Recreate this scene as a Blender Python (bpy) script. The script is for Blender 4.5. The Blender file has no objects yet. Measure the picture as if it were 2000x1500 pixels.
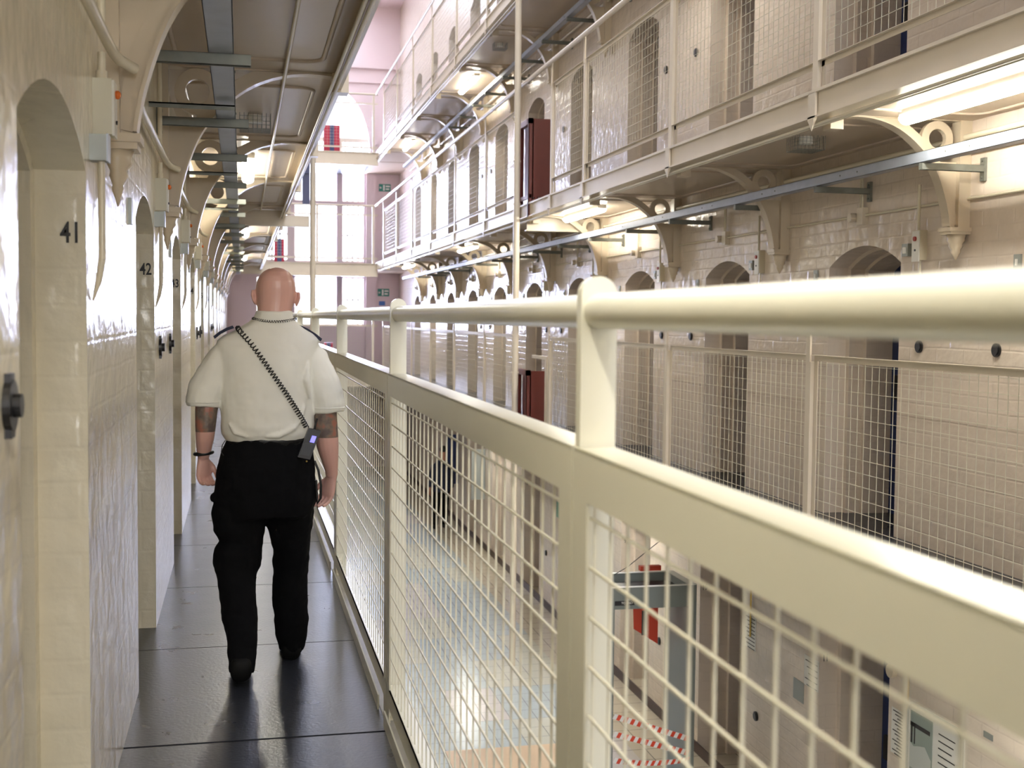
import bpy, math, random
from mathutils import Vector, Matrix, noise
PI = math.pi
random.seed(7)
SC = bpy.context.scene
COL = SC.collection

# ------------------------------------------------------------------ camera
F_PX, ROLL, VPX, VPY, CAMZ = 2350.0, 0.010, 472.0, 617.0, 1.58
yc = Vector(((VPX-1000)/F_PX, -(VPY-750)/F_PX, -1)).normalized()
zc = Vector((1, -ROLL, 0)).cross(yc)
if zc.y < 0: zc = -zc
zc.normalize()
xc = yc.cross(zc)
cd = bpy.data.cameras.new('camera'); cam = bpy.data.objects.new('camera', cd); COL.objects.link(cam)
cam.matrix_world = Matrix((xc, yc, zc)).to_4x4()
cam.location = (0, 0, CAMZ)
cd.sensor_width = 36; cd.lens = 36*F_PX/2000
cd.clip_start = 0.05; cd.clip_end = 300
cd.dof.use_dof = True; cd.dof.focus_distance = 5.9; cd.dof.aperture_fstop = 4.8
SC.camera = cam

# ------------------------------------------------------------------ world, daylight, exposure
W = bpy.data.worlds.new('world'); SC.world = W; W.use_nodes = True
bg = W.node_tree.nodes['Background']
bg.inputs[0].default_value = (0.80, 0.85, 1.0, 1); bg.inputs[1].default_value = 4.0
SC.view_settings.view_transform = 'Standard'; SC.view_settings.look = 'None'
SC.view_settings.gamma = 1.0; SC.view_settings.exposure = 0.42; SC.view_settings.use_curve_mapping = False
SC.cycles.use_denoising = True
SC.cycles.max_bounces = 8; SC.cycles.diffuse_bounces = 5; SC.cycles.glossy_bounces = 4
SC.cycles.transparent_max_bounces = 12
SC.cycles.sample_clamp_indirect = 8.0
SC.cycles.caustics_reflective = False; SC.cycles.caustics_refractive = False

def area(name, loc, rot, sx, sy, power, color=(1, 1, 1)):
    l = bpy.data.lights.new(name, 'AREA'); l.shape = 'RECTANGLE'; l.size = sx; l.size_y = sy
    l.energy = power; l.color = color
    o = bpy.data.objects.new(name, l); COL.objects.link(o); o.location = loc; o.rotation_euler = rot
    return o
# daylight through the roof lights and the tall far windows, with an added fill from the rear
SKY = area('skylight_daylight', (2.1, 12.0, 11.3), (0, 0, 0), 2.2, 48.0, 650, (0.93, 0.95, 1.0))
WIN = area('window_daylight', (2.6, 37.3, 4.2), (PI/2, 0, PI), 2.2, 7.0, 2600, (0.66, 0.72, 1.0))
WIN.rotation_euler = (-PI/2, 0, 0)
BACK = area('rear_fill', (2.1, -13.9, 3.6), (PI/2, 0, 0), 3.0, 7.0, 1000, (1.0, 0.96, 0.86))  # added fill behind the camera, brightens surfaces facing it; no known source there

# ------------------------------------------------------------------ materials
def mat(name, col, rough=0.5, metal=0.0, bump=0.0, bscale=40.0, var=0.0, vscale=6.0, emit=None, es=0.0, spec=0.5, coat=0.0):
    m = bpy.data.materials.new(name); m.use_nodes = True
    nt = m.node_tree; b = nt.nodes['Principled BSDF']
    b.inputs['Base Color'].default_value = (*col, 1); b.inputs['Roughness'].default_value = rough
    b.inputs['Metallic'].default_value = metal; b.inputs['Specular IOR Level'].default_value = spec
    b.inputs['Coat Weight'].default_value = coat
    tc = nt.nodes.new('ShaderNodeTexCoord')
    if var > 0:
        n = nt.nodes.new('ShaderNodeTexNoise'); n.inputs['Scale'].default_value = vscale; n.inputs['Detail'].default_value = 5
        nt.links.new(tc.outputs['Object'], n.inputs['Vector'])
        mx = nt.nodes.new('ShaderNodeMix'); mx.data_type = 'RGBA'
        mx.inputs[6].default_value = (*[c*(1-var) for c in col], 1)
        mx.inputs[7].default_value = (*[min(1, c*(1+var)) for c in col], 1)
        nt.links.new(n.outputs[0], mx.inputs[0]); nt.links.new(mx.outputs[2], b.inputs['Base Color'])
    if bump > 0:
        n = nt.nodes.new('ShaderNodeTexNoise'); n.inputs['Scale'].default_value = bscale; n.inputs['Detail'].default_value = 4
        nt.links.new(tc.outputs['Object'], n.inputs['Vector'])
        bp = nt.nodes.new('ShaderNodeBump'); bp.inputs['Strength'].default_value = bump; bp.inputs['Distance'].default_value = 0.01
        nt.links.new(n.outputs[0], bp.inputs['Height']); nt.links.new(bp.outputs[0], b.inputs['Normal'])
    if emit:
        b.inputs['Emission Color'].default_value = (*emit, 1); b.inputs['Emission Strength'].default_value = es
    return m

def brick_mat(name, c1, c2, rough=0.22, bw=0.33, bh=0.101, depth=0.0042, joint=0.75):
    m = bpy.data.materials.new(name); m.use_nodes = True
    nt = m.node_tree; N = nt.nodes; L = nt.links; b = N['Principled BSDF']
    tc = N.new('ShaderNodeTexCoord'); sp = N.new('ShaderNodeSeparateXYZ'); L.new(tc.outputs['Object'], sp.inputs[0])
    ad = N.new('ShaderNodeMath'); ad.operation = 'ADD'; L.new(sp.outputs[0], ad.inputs[0]); L.new(sp.outputs[1], ad.inputs[1])
    cb = N.new('ShaderNodeCombineXYZ'); L.new(ad.outputs[0], cb.inputs[0]); L.new(sp.outputs[2], cb.inputs[1])
    # slightly uneven courses
    nz = N.new('ShaderNodeTexNoise'); nz.inputs['Scale'].default_value = 3.0; L.new(tc.outputs['Object'], nz.inputs['Vector'])
    ms = N.new('ShaderNodeVectorMath'); ms.operation = 'MULTIPLY_ADD'; ms.inputs[1].default_value = (0.02, 0.02, 0)
    L.new(nz.outputs[1], ms.inputs[0]); L.new(cb.outputs[0], ms.inputs[2])
    br = N.new('ShaderNodeTexBrick'); L.new(ms.outputs[0], br.inputs['Vector'])
    br.inputs['Scale'].default_value = 1.0; br.inputs['Brick Width'].default_value = bw; br.inputs['Row Height'].default_value = bh
    br.inputs['Mortar Size'].default_value = 0.011; br.inputs['Mortar Smooth'].default_value = 1.0
    br.inputs['Color1'].default_value = (1, 1, 1, 1); br.inputs['Color2'].default_value = (1-0.2*joint, 1-0.2*joint, 1-0.2*joint, 1); br.inputs['Mortar'].default_value = (1-0.5*joint, 1-0.5*joint, 1-0.5*joint, 1)
    n2 = N.new('ShaderNodeTexNoise'); n2.inputs['Scale'].default_value = 22.0; n2.inputs['Detail'].default_value = 5
    L.new(tc.outputs['Object'], n2.inputs['Vector'])
    n4 = N.new('ShaderNodeTexNoise'); n4.inputs['Scale'].default_value = 7.0; n4.inputs['Detail'].default_value = 2
    L.new(tc.outputs['Object'], n4.inputs['Vector'])
    h = N.new('ShaderNodeMath'); h.operation = 'MULTIPLY_ADD'; h.inputs[1].default_value = 0.5
    L.new(n2.outputs[0], h.inputs[0]); L.new(br.outputs[0], h.inputs[2])
    h2 = N.new('ShaderNodeMath'); h2.operation = 'MULTIPLY_ADD'; h2.inputs[1].default_value = 2.6
    L.new(n4.outputs[0], h2.inputs[0]); L.new(h.outputs[0], h2.inputs[2])
    bp = N.new('ShaderNodeBump'); bp.inputs['Strength'].default_value = 1.0; bp.inputs['Distance'].default_value = depth
    L.new(h2.outputs[0], bp.inputs['Height']); L.new(bp.outputs[0], b.inputs['Normal'])
    n3 = N.new('ShaderNodeTexNoise'); n3.inputs['Scale'].default_value = 1.3; n3.inputs['Detail'].default_value = 4
    L.new(tc.outputs['Object'], n3.inputs['Vector'])
    mx = N.new('ShaderNodeMix'); mx.data_type = 'RGBA'; mx.inputs[6].default_value = (*c1, 1); mx.inputs[7].default_value = (*c2, 1)
    L.new(n3.outputs[0], mx.inputs[0])
    m2 = N.new('ShaderNodeMix'); m2.data_type = 'RGBA'; m2.blend_type = 'MULTIPLY'
    mr = N.new('ShaderNodeMapRange'); mr.inputs[3].default_value = 0.93; mr.inputs[4].default_value = 1.0
    L.new(br.outputs[0], mr.inputs[0]); m2.inputs[0].default_value = 1.0
    L.new(mx.outputs[2], m2.inputs[6]); L.new(mr.outputs[0], m2.inputs[7]); L.new(m2.outputs[2], b.inputs['Base Color'])
    b.inputs['Roughness'].default_value = rough; b.inputs['Specular IOR Level'].default_value = 0.5
    return m

M = {}
M['wall_l'] = brick_mat('painted_brick_cream', (0.76, 0.70, 0.53), (0.79, 0.73, 0.59), 0.20, joint=0.28)
M['wall_r'] = brick_mat('painted_brick_pink', (0.70, 0.60, 0.51), (0.74, 0.65, 0.56), 0.20)
M['wall_e'] = mat('painted_plaster_pink', (0.70, 0.58, 0.59), 0.5, bump=0.1, bscale=8, var=0.05, vscale=1)
M['cream'] = mat('cream_gloss_steel', (0.71, 0.69, 0.57), 0.28, bump=0.03, bscale=30, var=0.04, vscale=5)
M['creamp'] = mat('cream_pink_steel', (0.70, 0.62, 0.50), 0.30, bump=0.04, bscale=30, var=0.05, vscale=5)
M['iron'] = mat('painted_cast_iron', (0.64, 0.55, 0.42), 0.30, bump=0.06, bscale=25, var=0.05)
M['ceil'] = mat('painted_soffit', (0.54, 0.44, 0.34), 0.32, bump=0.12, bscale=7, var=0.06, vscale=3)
M['wire'] = mat('cream_wire', (0.70, 0.67, 0.54), 0.35)
M['galv'] = mat('galvanised_steel', (0.38, 0.42, 0.50), 0.36, metal=0.4, bump=0.03, var=0.15, vscale=12)
M['galvd'] = mat('dull_galvanised_steel', (0.20, 0.21, 0.19), 0.45, metal=0.5, var=0.25, vscale=15)
M['pipe'] = mat('painted_conduit', (0.72, 0.66, 0.52), 0.25)
M['plug'] = mat('grey_box', (0.30, 0.32, 0.30), 0.35, metal=0.3)
M['white'] = mat('white_enamel', (0.82, 0.81, 0.76), 0.3)
M['black'] = mat('black_plastic', (0.012, 0.012, 0.014), 0.35)
M['orange'] = mat('orange_lens', (0.75, 0.16, 0.02), 0.25)
M['redlens'] = mat('red_lens', (0.35, 0.03, 0.02), 0.3)
M['red'] = mat('oxide_red_paint', (0.13, 0.022, 0.014), 0.35, var=0.1)
M['redb'] = mat('red_check_cloth', (0.50, 0.03, 0.07), 0.6)
M['navy'] = mat('navy_door_paint', (0.012, 0.030, 0.13), 0.35)
M['navyd'] = mat('dark_blue_steel', (0.05, 0.06, 0.16), 0.4)
M['green'] = mat('sign_green', (0.02, 0.22, 0.16), 0.4)
M['blue'] = mat('sign_blue', (0.05, 0.16, 0.50), 0.4)
M['paper'] = mat('paper', (0.78, 0.77, 0.74), 0.6)
M['ink'] = mat('ink', (0.03, 0.03, 0.03), 0.6)
M['skirt'] = mat('dark_red_skirting', (0.045, 0.016, 0.012), 0.4, var=0.2)
M['dark'] = mat('dark_skirting', (0.02, 0.022, 0.028), 0.35)
M['tube'] = mat('lit_tube_diffuser', (0.9, 0.9, 0.85), 0.4, emit=(1.0, 0.95, 0.82), es=52.0)
M['gsteel'] = mat('grey_portal_paint', (0.17, 0.19, 0.18), 0.3, var=0.05)
M['gsteell'] = mat('light_grey_portal_panel', (0.33, 0.36, 0.36), 0.35)
M['gold'] = mat('brass', (0.6, 0.42, 0.12), 0.3, metal=1)
M['orsign'] = mat('red_orange_sign', (0.62, 0.06, 0.025), 0.4)

def slate_mat():
    m = bpy.data.materials.new('worn_slate_slabs'); m.use_nodes = True
    nt = m.node_tree; N = nt.nodes; L = nt.links; b = N['Principled BSDF']
    tc = N.new('ShaderNodeTexCoord'); sp = N.new('ShaderNodeSeparateXYZ'); L.new(tc.outputs['Object'], sp.inputs[0])
    # joints every 1.325 m along the walkway
    a = N.new('ShaderNodeMath'); a.operation = 'ADD'; a.inputs[1].default_value = -4.515+1.325*20; L.new(sp.outputs[1], a.inputs[0])
    nj = N.new('ShaderNodeTexNoise'); nj.inputs['Scale'].default_value = 2.5; L.new(tc.outputs['Object'], nj.inputs['Vector'])
    a2 = N.new('ShaderNodeMath'); a2.operation = 'MULTIPLY_ADD'; a2.inputs[1].default_value = 0.02; L.new(nj.outputs[0], a2.inputs[0]); L.new(a.outputs[0], a2.inputs[2])
    md = N.new('ShaderNodeMath'); md.operation = 'PINGPONG'; md.inputs[1].default_value = 1.325/2; L.new(a2.outputs[0], md.inputs[0])
    lt = N.new('ShaderNodeMath'); lt.operation = 'LESS_THAN'; lt.inputs[1].default_value = 0.008; L.new(md.outputs[0], lt.inputs[0])
    n = N.new('ShaderNodeTexNoise'); n.inputs['Scale'].default_value = 5; n.inputs['Detail'].default_value = 6; L.new(tc.outputs['Object'], n.inputs['Vector'])
    mx = N.new('ShaderNodeMix'); mx.data_type = 'RGBA'; mx.inputs[6].default_value = (0.014, 0.016, 0.021, 1); mx.inputs[7].default_value = (0.032, 0.035, 0.045, 1)
    L.new(n.outputs[0], mx.inputs[0])
    m2 = N.new('ShaderNodeMix'); m2.data_type = 'RGBA'; m2.inputs[7].default_value = (0.008, 0.008, 0.008, 1); L.new(lt.outputs[0], m2.inputs[0]); L.new(mx.outputs[2], m2.inputs[6])
    L.new(m2.outputs[2], b.inputs['Base Color'])
    n2 = N.new('ShaderNodeTexNoise'); n2.inputs['Scale'].default_value = 60; n2.inputs['Detail'].default_value = 4; L.new(tc.outputs['Object'], n2.inputs['Vector'])
    rr = N.new('ShaderNodeMapRange'); rr.inputs[3].default_value = 0.24; rr.inputs[4].default_value = 0.34; L.new(n.outputs[0], rr.inputs[0]); L.new(rr.outputs[0], b.inputs['Roughness'])
    hh = N.new('ShaderNodeMath'); hh.operation = 'MULTIPLY_ADD'; hh.inputs[1].default_value = -3.0; L.new(lt.outputs[0], hh.inputs[0]); L.new(n2.outputs[0], hh.inputs[2])
    bp = N.new('ShaderNodeBump'); bp.inputs['Strength'].default_value = 0.35; bp.inputs['Distance'].default_value = 0.003
    L.new(hh.outputs[0], bp.inputs['Height']); L.new(bp.outputs[0], b.inputs['Normal'])
    return m
M['slate'] = slate_mat()

def tile_mat():
    m = bpy.data.materials.new('vinyl_floor_tiles'); m.use_nodes = True
    nt = m.node_tree; N = nt.nodes; L = nt.links; b = N['Principled BSDF']
    tc = N.new('ShaderNodeTexCoord'); sp = N.new('ShaderNodeSeparateXYZ'); L.new(tc.outputs['Object'], sp.inputs[0])
    def pp(s, size, th):
        p = N.new('ShaderNodeMath'); p.operation = 'PINGPONG'; p.inputs[1].default_value = size/2; L.new(s, p.inputs[0])
        q = N.new('ShaderNodeMath'); q.operation = 'LESS_THAN'; q.inputs[1].default_value = th; L.new(p.outputs[0], q.inputs[0]); return q
    gx = pp(sp.outputs[0], 0.3, 0.004); gy = pp(sp.outputs[1], 0.3, 0.004)
    g = N.new('ShaderNodeMath'); g.operation = 'MAXIMUM'; L.new(gx.outputs[0], g.inputs[0]); L.new(gy.outputs[0], g.inputs[1])
    # blocks of tiles in different pale colours
    v = N.new('ShaderNodeVectorMath'); v.operation = 'SNAP'; v.inputs[1].default_value = (0.6, 1.2, 10); L.new(tc.outputs['Object'], v.inputs[0])
    w = N.new('ShaderNodeTexWhiteNoise'); L.new(v.outputs[0], w.inputs['Vector'])
    cr = N.new('ShaderNodeValToRGB'); cr.color_ramp.interpolation = 'CONSTANT'
    e = cr.color_ramp.elements; e[0].color = (0.45, 0.50, 0.50, 1); e[1].position = 0.55; e[1].color = (0.58, 0.54, 0.51, 1)
    x = e.new(0.8); x.color = (0.56, 0.55, 0.46, 1)
    L.new(w.outputs[0], cr.inputs[0])
    gt = N.new('ShaderNodeMath'); gt.operation = 'GREATER_THAN'; gt.inputs[1].default_value = 4.05; L.new(sp.outputs[0], gt.inputs[0])
    m1 = N.new('ShaderNodeMix'); m1.data_type = 'RGBA'; m1.inputs[7].default_value = (0.56, 0.50, 0.40, 1); L.new(gt.outputs[0], m1.inputs[0]); L.new(cr.outputs[0], m1.inputs[6])
    m2 = N.new('ShaderNodeMix'); m2.data_type = 'RGBA'; m2.inputs[7].default_value = (0.12, 0.12, 0.12, 1); L.new(g.outputs[0], m2.inputs[0]); L.new(m1.outputs[2], m2.inputs[6])
    L.new(m2.outputs[2], b.inputs['Base Color']); b.inputs['Roughness'].default_value = 0.22
    return m
M['tiles'] = tile_mat()

def glass_mat():
    m = bpy.data.materials.new('window_glass'); m.use_nodes = True
    nt = m.node_tree; N = nt.nodes; L = nt.links; N.remove(N['Principled BSDF'])
    t = N.new('ShaderNodeBsdfTransparent'); t.inputs[0].default_value = (0.96, 0.97, 1, 1)
    g = N.new('ShaderNodeBsdfGlossy'); g.inputs['Roughness'].default_value = 0.05
    x = N.new('ShaderNodeMixShader'); x.inputs[0].default_value = 0.05
    L.new(t.outputs[0], x.inputs[1]); L.new(g.outputs[0], x.inputs[2]); L.new(x.outputs[0], N['Material Output'].inputs[0])
    return m
M['glass'] = glass_mat()

# ------------------------------------------------------------------ mesh helpers
class MB:
    def __init__(s): s.v = []; s.f = []; s.sm = []
    def add(s, vs, fs, smooth=False):
        b = len(s.v); s.v += [tuple(p) for p in vs]
        for f in fs: s.f.append(tuple(i+b for i in f)); s.sm.append(smooth)
        return s
    def box(s, x0, x1, y0, y1, z0, z1):
        if x0 > x1: x0, x1 = x1, x0
        if y0 > y1: y0, y1 = y1, y0
        if z0 > z1: z0, z1 = z1, z0
        v = [(x, y, z) for z in (z0, z1) for y in (y0, y1) for x in (x0, x1)]
        return s.add(v, [(0, 2, 3, 1), (4, 5, 7, 6), (0, 1, 5, 4), (2, 6, 7, 3), (0, 4, 6, 2), (1, 3, 7, 5)])
    def tube(s, pts, r, seg=8, closed=False, caps=True, sx=1.0):
        pts = [Vector(p) for p in pts]; n = len(pts)
        rs = r if isinstance(r, (list, tuple)) else [r]*n
        T = []
        for i in range(n):
            a = pts[(i-1) % n] if (closed or i > 0) else pts[0]
            b = pts[(i+1) % n] if (closed or i < n-1) else pts[-1]
            T.append((b-a).normalized())
        up = Vector((0, 0, 1)) if abs(T[0].z) < 0.9 else Vector((0, 1, 0))
        U = T[0].cross(up).normalized(); V = []
        frames = []
        for i in range(n):
            if i: U = (U - T[i]*U.dot(T[i])).normalized()
            frames.append((U.copy(), T[i].cross(U).normalized()))
        vs = []
        for i in range(n):
            u, w = frames[i]
            for k in range(seg):
                a = 2*PI*(k+0.5)/seg
                vs.append(pts[i] + u*(math.cos(a)*rs[i]*sx) + w*(math.sin(a)*rs[i]))
        fs = []
        for i in range(n if closed else n-1):
            j = (i+1) % n
            for k in range(seg):
                l = (k+1) % seg
                fs.append((i*seg+k, i*seg+l, j*seg+l, j*seg+k))
        s.add(vs, fs, seg > 5)
        if caps and not closed:
            s.add(vs[:seg], [tuple(reversed(range(seg)))]); s.add(vs[-seg:], [tuple(range(seg))])
        return s
    def loft(s, rings, caps=True, smooth=True, closed=True):
        n = len(rings[0]); vs = [p for r in rings for p in r]; fs = []
        for i in range(len(rings)-1):
            for k in range(n if closed else n-1):
                l = (k+1) % n
                fs.append((i*n+k, i*n+l, (i+1)*n+l, (i+1)*n+k))
        if caps: fs += [tuple(reversed(range(n))), tuple(range((len(rings)-1)*n, len(rings)*n))]
        return s.add(vs, fs, smooth)
    def ell(s, secs, seg=20, pw=2.0):
        """stack of horizontal rounded sections (cx, cy, z, rx, ry)"""
        rings = []
        for (cx, cy, z, rx, ry) in secs:
            rg = []
            for k in range(seg):
                a = 2*PI*k/seg; c, t = math.cos(a), math.sin(a)
                rg.append((cx+rx*math.copysign(abs(c)**(2/pw), c), cy+ry*math.copysign(abs(t)**(2/pw), t), z))
            rings.append(rg)
        return s.loft(rings)
    def prism(s, poly, axis, a0, a1, smooth=False):
        def P(u, v, w):
            return {'x': (w, u, v), 'y': (u, w, v), 'z': (u, v, w)}[axis]
        n = len(poly); vs = [P(u, v, a0) for u, v in poly]+[P(u, v, a1) for u, v in poly]
        fs = [tuple(range(n)), tuple(reversed(range(n, 2*n)))]
        fs += [(i, (i+1) % n, (i+1) % n+n, i+n) for i in range(n)]
        return s.add(vs, fs, smooth)
    def ball(s, c, rx, ry, rz, nu=16, nv=10):
        rings = []
        for j in range(1, nv):
            t = PI*j/nv
            rings.append([(c[0]+rx*math.sin(t)*math.cos(2*PI*k/nu), c[1]+ry*math.sin(t)*math.sin(2*PI*k/nu), c[2]-rz*math.cos(t)) for k in range(nu)])
        return s.loft(rings)
    def disc(s, c, axis, r, t, seg=20):
        poly = [(r*math.cos(2*PI*k/seg), r*math.sin(2*PI*k/seg)) for k in range(seg)]
        i = 'xyz'.index(axis); o = [j for j in range(3) if j != i]
        return s.prism([(c[o[0]]+u, c[o[1]]+v) for u, v in poly], axis, c[i], c[i]+t)

def fix_normals(me):
    import bmesh
    bm = bmesh.new(); bm.from_mesh(me); bmesh.ops.recalc_face_normals(bm, faces=bm.faces); bm.to_mesh(me); bm.free()

def obj(name, mb, material, parent=None, at=None, normals=True, weld=False):
    me = bpy.data.meshes.new(name); me.from_pydata(mb.v, [], mb.f); me.update()
    me.polygons.foreach_set('use_smooth', mb.sm)
    if normals: fix_normals(me)
    me.materials.append(M[material] if isinstance(material, str) else material)
    o = bpy.data.objects.new(name, me); COL.objects.link(o)
    if parent is not None:
        o.parent = parent
        if at is not None: o.location = -Vector(at)
    return o

def tag(o, label=None, cat=None, group=None, kind=None):
    if label: o['label'] = label
    if cat: o['category'] = cat
    if group: o['group'] = group
    if kind: o['kind'] = kind
    return o

def empty(name, loc, label=None, cat=None, group=None, kind=None):
    o = bpy.data.objects.new(name, None); COL.objects.link(o); o.location = loc; o.empty_display_size = 0.1
    return tag(o, label, cat, group, kind)

def dup(root, loc, label=None, group=None, rotz=None, scale=None):
    r = root.copy(); COL.objects.link(r); r.location = loc
    if rotz is not None: r.rotation_euler = (0, 0, rotz)
    if scale is not None: r.scale = scale
    if label: r['label'] = label
    if group: r['group'] = group
    for ch in list(root.children):
        c = ch.copy(); COL.objects.link(c); c.parent = r
        for g in ch.children:
            d = g.copy(); COL.objects.link(d); d.parent = c
    return r

ORD = ['nearest', 'second nearest', 'third nearest', 'fourth nearest', 'fifth nearest', 'sixth nearest', 'seventh nearest', 'eighth nearest',
       'ninth nearest', 'tenth nearest', 'eleventh nearest', 'twelfth nearest', 'thirteenth nearest', 'fourteenth nearest', 'fifteenth nearest',
       'sixteenth nearest', 'seventeenth nearest', 'eighteenth nearest', 'nineteenth nearest', 'twentieth nearest', 'twenty-first nearest', 'twenty-second nearest', 'twenty-third nearest']

def text(name, s, loc, rot, size, material, parent=None, align='CENTER', ext=0.0006, bold=0.0):
    c = bpy.data.curves.new(name, 'FONT'); c.body = s; c.size = size; c.align_x = align; c.align_y = 'CENTER'; c.extrude = ext; c.offset = bold
    c.materials.append(M[material])
    o = bpy.data.objects.new(name, c); COL.objects.link(o); o.location = loc; o.rotation_euler = rot
    me = bpy.data.meshes.new_from_object(o); bpy.data.objects.remove(o)
    o = bpy.data.objects.new(name, me); COL.objects.link(o); o.location = loc; o.rotation_euler = rot
    if parent is not None:
        o.parent = parent; o.location = Vector(loc)-parent.location
    return o

# ------------------------------------------------------------------ key dimensions
XL, XR = -0.425, 4.70            # brick wall faces
FL, FR = 0.56, 3.62              # railing planes
YE = 36.8                        # end wall
YX = 33.0                        # front edge of the cross walkways
Y0 = -13.0
PITCH = 2.69
L_DOOR0, L_W = 2.51, 1.06
R_DOOR0, R_W = 7.99, 1.10
ROOF = 10.9

# ------------------------------------------------------------------ walls with arched cell recesses
def outline(w, zs, rise, inset, n=12):
    """door outline (y from 0..w, z), bottom-left -> up -> arch -> bottom-right"""
    hw = w/2-inset; c = w/2
    R = (hw*hw+rise*rise)/(2*rise); a = math.asin(min(1, hw/R))
    pts = [(c-hw, 0)]
    for i in range(n+1):
        t = -a+2*a*i/n
        pts.append((c+R*math.sin(t), zs-(R-rise)+R*math.cos(t)-rise*0+0))
    pts.append((c+hw, 0))
    return pts

def arched_wall(name, x, s, bays, z_lo, z_hi, material, steps, w, zs=2.02, rise=0.15):
    """bays: list of (ystart, yend, [(door_y0, level_z), ...] per level)"""
    mb = MB()
    for (ya, yb, doors) in bays:
        zc_ = z_lo
        for (dy, lz) in doors:
            if lz > zc_+1e-6: mb.add([(x, ya, zc_), (x, yb, zc_), (x, yb, lz), (x, ya, lz)], [(0, 1, 2, 3)])
            top = lz+3.0 if lz+3.0 <= z_hi else z_hi
            o0 = [(dy+p, lz+q) for p, q in outline(w, zs, rise, 0)]
            mb.add([(x, ya, lz), (x, dy, lz), (x, dy, top), (x, ya, top)], [(0, 1, 2, 3)])
            mb.add([(x, dy+w, lz), (x, yb, lz), (x, yb, top), (x, dy+w, top)], [(0, 1, 2, 3)])
            for i in range(1, len(o0)-2):
                p, q = o0[i], o0[i+1]
                mb.add([(x, p[0], p[1]), (x, q[0], q[1]), (x, q[0], top), (x, p[0], top)], [(0, 1, 2, 3)])
            prev = [(x, p[0], p[1]) for p in o0]
            for (d, ins) in steps:
                cur = [(x-s*d, dy+p, lz+q) for p, q in outline(w, zs-ins*0.25, rise-ins*0.3, ins)]
                n = len(cur)
                mb.add(prev+cur, [(i, i+1, n+i+1, n+i) for i in range(n-1)])
                prev = cur
            zc_ = top
        if zc_ < z_hi-1e-6: mb.add([(x, ya, zc_), (x, yb, zc_), (x, yb, z_hi), (x, ya, z_hi)], [(0, 1, 2, 3)])
    o = obj(name, mb, material, normals=False)
    # solid back of the wall
    return tag(o, kind='structure')

ST_L = [(0.135, 0.0), (0.140, 0.035), (0.26, 0.035), (0.265, 0.075), (0.52, 0.075)]
ST_R = [(0.165, 0.0), (0.172, 0.045), (0.30, 0.045), (0.305, 0.085), (0.56, 0.085)]
NB_L = 12; NB_R = 12
baysL = []; y = Y0
l_doors = [L_DOOR0+PITCH*k for k in range(-5, 12)]
r_doors = [R_DOOR0+PITCH*k for k in range(-7, 10)]
for k, d in enumerate(l_doors):
    ya = Y0 if k == 0 else d-(PITCH-L_W)/2; yb = d+L_W+(PITCH-L_W)/2 if k < len(l_doors)-1 else YE
    baysL.append((ya, yb, [(d, 0.0)]))
arched_wall('wall_left', XL, 1, baysL, -3.2, ROOF, 'wall_l', ST_L, L_W, 1.98, 0.135)
baysR = []
for k, d in enumerate(r_doors):
    ya = Y0 if k == 0 else d-(PITCH-R_W)/2; yb = d+R_W+(PITCH-R_W)/2 if k < len(r_doors)-1 else YE
    baysR.append((ya, yb, [(d, -3.0), (d, 0.0), (d, 3.0), (d, 6.0)]))
arched_wall('wall_right', XR, -1, baysR, -3.2, ROOF, 'wall_r', ST_R, R_W, 2.02, 0.15)
mb = MB(); mb.box(XL-1.0, 0.6, Y0-0.3, Y0, -3.2, ROOF); mb.box(3.6, XR+1.0, Y0-0.3, Y0, -3.2, ROOF); mb.box(0.6, 3.6, Y0-0.3, Y0, 7.2, ROOF)
for z0, z1 in ((-3.2, -2.0), (-0.4, 1.2), (2.8, 3.2), (6.0, 6.3)): mb.box(0.6, 3.6, Y0-0.3, Y0, z0, z1)  # unseen openings, put in so the rear fill can enter
for x in (1.55, 2.57): mb.box(x, x+0.08, Y0-0.2, Y0-0.1, -2.0, 7.2)
tag(obj('wall_front', mb, 'wall_r'), kind='structure')
mb = MB().add([(0.6, Y0-0.15, -2.0), (3.6, Y0-0.15, -2.0), (3.6, Y0-0.15, 7.2), (0.6, Y0-0.15, 7.2)], [(0, 1, 2, 3)])
tag(obj('window_rear_added', mb, 'glass'), kind='structure')  # invented glazing for the openings in front of the rear fill
# masonry behind the recesses
mb = MB().box(XL-0.9, XL-0.66, Y0-0.3, YE+0.3, -3.2, ROOF); tag(obj('wall_left_core', mb, 'wall_l'), kind='structure')
mb = MB().box(XR+0.66, XR+0.9, Y0-0.3, YE+0.3, -3.2, ROOF); tag(obj('wall_right_core', mb, 'wall_r'), kind='structure')

# ------------------------------------------------------------------ end wall with the tall windows
WX = [(0.42, 1.36), (1.547, 2.049), (2.125, 2.80), (2.968, 3.618)]
WZ = [(1.33, 2.78), (3.24, 4.98), (5.05, 5.93)]
mb = MB()
xs = sorted(set([XL-1, XR+1]+[a for p in WX for a in p])); zs_ = [-3.2, -2.4, -0.45, 1.33, 2.78, 3.24, 4.98, 5.05, 5.93, 6.5]
for i in range(len(xs)-1):
    for j in range(len(zs_)-1):
        xm = (xs[i]+xs[i+1])/2; zm = (zs_[j]+zs_[j+1])/2
        hole = any(a < xm < b for a, b in WX) and any(a < zm < b for a, b in WZ)
        if not hole: mb.box(xs[i], xs[i+1], YE, YE+0.35, zs_[j], zs_[j+1])
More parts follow.
